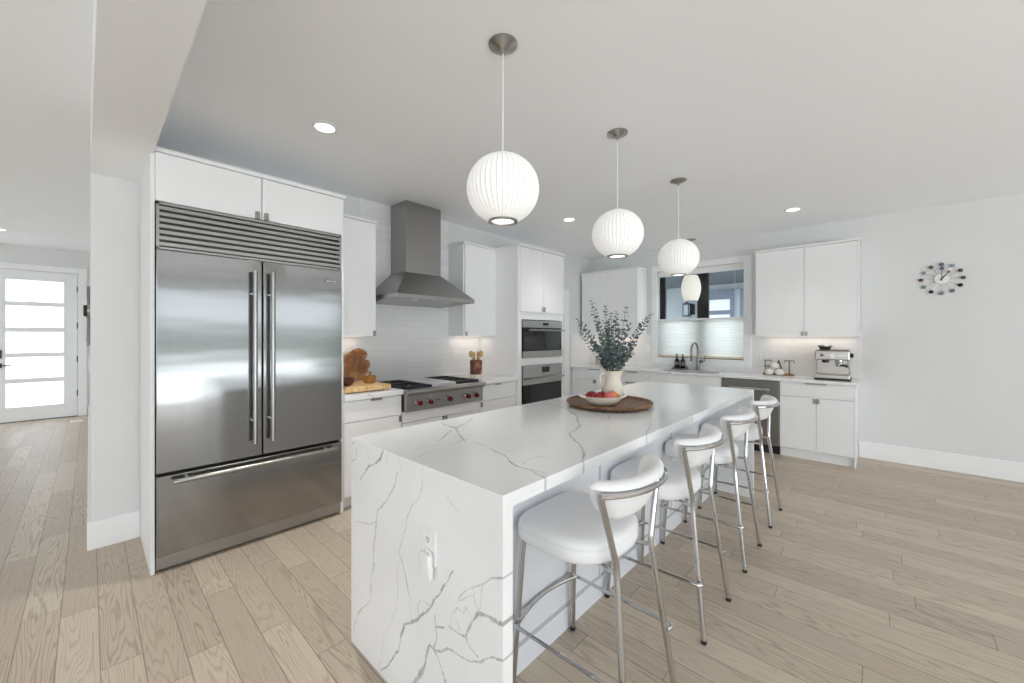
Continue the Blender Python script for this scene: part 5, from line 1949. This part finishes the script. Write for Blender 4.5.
# ------------------------------------------------------------------ clock
kcx, kcy, kcz = WX, -.458, 1.955
t = thing('wall_clock', (kcx, kcy, kcz), 'ball clock with twelve coloured discs on spokes on the right wall', 'clock')
MB().lathe([(.040, 0), (.052, -.012), (.053, -.024), (.048, -.030), (0, -.031)], (kcx, kcy, kcz), 36, 'x').build('face', M['plate'], t, True)
cols = [(92, 102, 108), (150, 164, 176), (108, 78, 66), (86, 88, 80), (22, 22, 24), (98, 106, 112), (132, 148, 154), (20, 20, 22), (116, 126, 134), (96, 62, 58), (140, 150, 160), (84, 82, 70)]
for i, c in enumerate(cols):
    a = i * PI / 6
    dy, dz = -math.sin(a), math.cos(a)
    MB().cyl((kcx - .018, kcy + dy * .045, kcz + dz * .045), (kcx - .018, kcy + dy * .145, kcz + dz * .145), .0014, 8).build('spoke', M['chrome'], t)
    MB().ball((kcx - .018, kcy + dy * .147, kcz + dz * .147), (.014, .0185, .0185), 16, 10).build('ball', simple('clock_ball_paint', srgb(*c), .4), t, True)
h1 = MB().box(kcx - .0345, kcx - .0325, kcy - .003, kcy + .003, kcz - .02, kcz + .13)
h1.lathe([(.017, -.0335), (.017, -.0315), (0, -.0315)], (kcx, kcy, kcz + .105), 20, 'x')
h1.build('minute_hand', simple('grey_hand', srgb(92, 96, 104), .5), t)
a = math.radians(35)
d_ = (-math.sin(a), math.cos(a))
n2 = (d_[1], -d_[0])
hp = [(kcy - d_[0] * .02 + n2[0] * .005, kcz - d_[1] * .02 + n2[1] * .005), (kcy - d_[0] * .02 - n2[0] * .005, kcz - d_[1] * .02 - n2[1] * .005),
      (kcy + d_[0] * .085 - n2[0] * .004, kcz + d_[1] * .085 - n2[1] * .004), (kcy + d_[0] * .085 + n2[0] * .004, kcz + d_[1] * .085 + n2[1] * .004)]
h2 = MB().prism(hp, 'x', kcx - .038, kcx - .0355)
h2.build('hour_hand', M['black'], t)
MB().prism([(kcy + d_[0] * .075 + n2[0] * .016, kcz + d_[1] * .075 + n2[1] * .016), (kcy + d_[0] * .075 - n2[0] * .016, kcz + d_[1] * .075 - n2[1] * .016),
            (kcy + d_[0] * .10, kcz + d_[1] * .10)], 'x', kcx - .0385, kcx - .0352).build('hour_hand_tip', simple('brown_hand_tip', srgb(128, 104, 92), .5), t)

# ------------------------------------------------------------------ hall details
t = thing('wall_mirror', (0, 5.0, 1.3), 'narrow dark framed panel hanging on the hall wall, seen edge on', 'mirror')
MB().box(-.016, .004, 4.85, 5.25, 1.29, 1.785, .002).build('frame', M['darksteel'], t)
MB().box(-.018, -.015, 4.88, 5.22, 1.32, 1.755).build('mirror_glass', M['chrome'], t)
t = thing('thermostat', (0, 4.6, 1.57), 'round black thermostat on the hall wall beside the dark panel', 'thermostat')
MB().lathe([(.050, .004), (.050, -.012), (0, -.012)], (0, 4.6, 1.57), 28, 'x').build('base', M['nickel'], t, True)
MB().lathe([(.045, -.012), (.046, -.028), (.040, -.033), (0, -.034)], (0, 4.6, 1.57), 28, 'x').build('dial', M['black'], t, True)
for y, lab in ((4.35, 'white light switch on the hall wall, nearer of the two'), (4.9, 'white light switch on the hall wall, further of the two')):
    o = thing('light_switch', (.005, y, 1.15), lab, 'light switch')
    MB().box(-.002, .0055, y - .036, y + .036, 1.09, 1.21, .002).build('cover_plate', M['plate'], o)
    MB().box(-.006, -.0015, y - .016, y + .016, 1.117, 1.183, .002).build('rocker', M['plate'], o)
vt = MB()
vt.box(-.21, -.07, 9.40, 9.52, 0, .004)
tag(vt.build('floor_register', M['plate'], None, off=(-.14, 9.46, 0)), 'white floor register near the front door', 'floor vent')
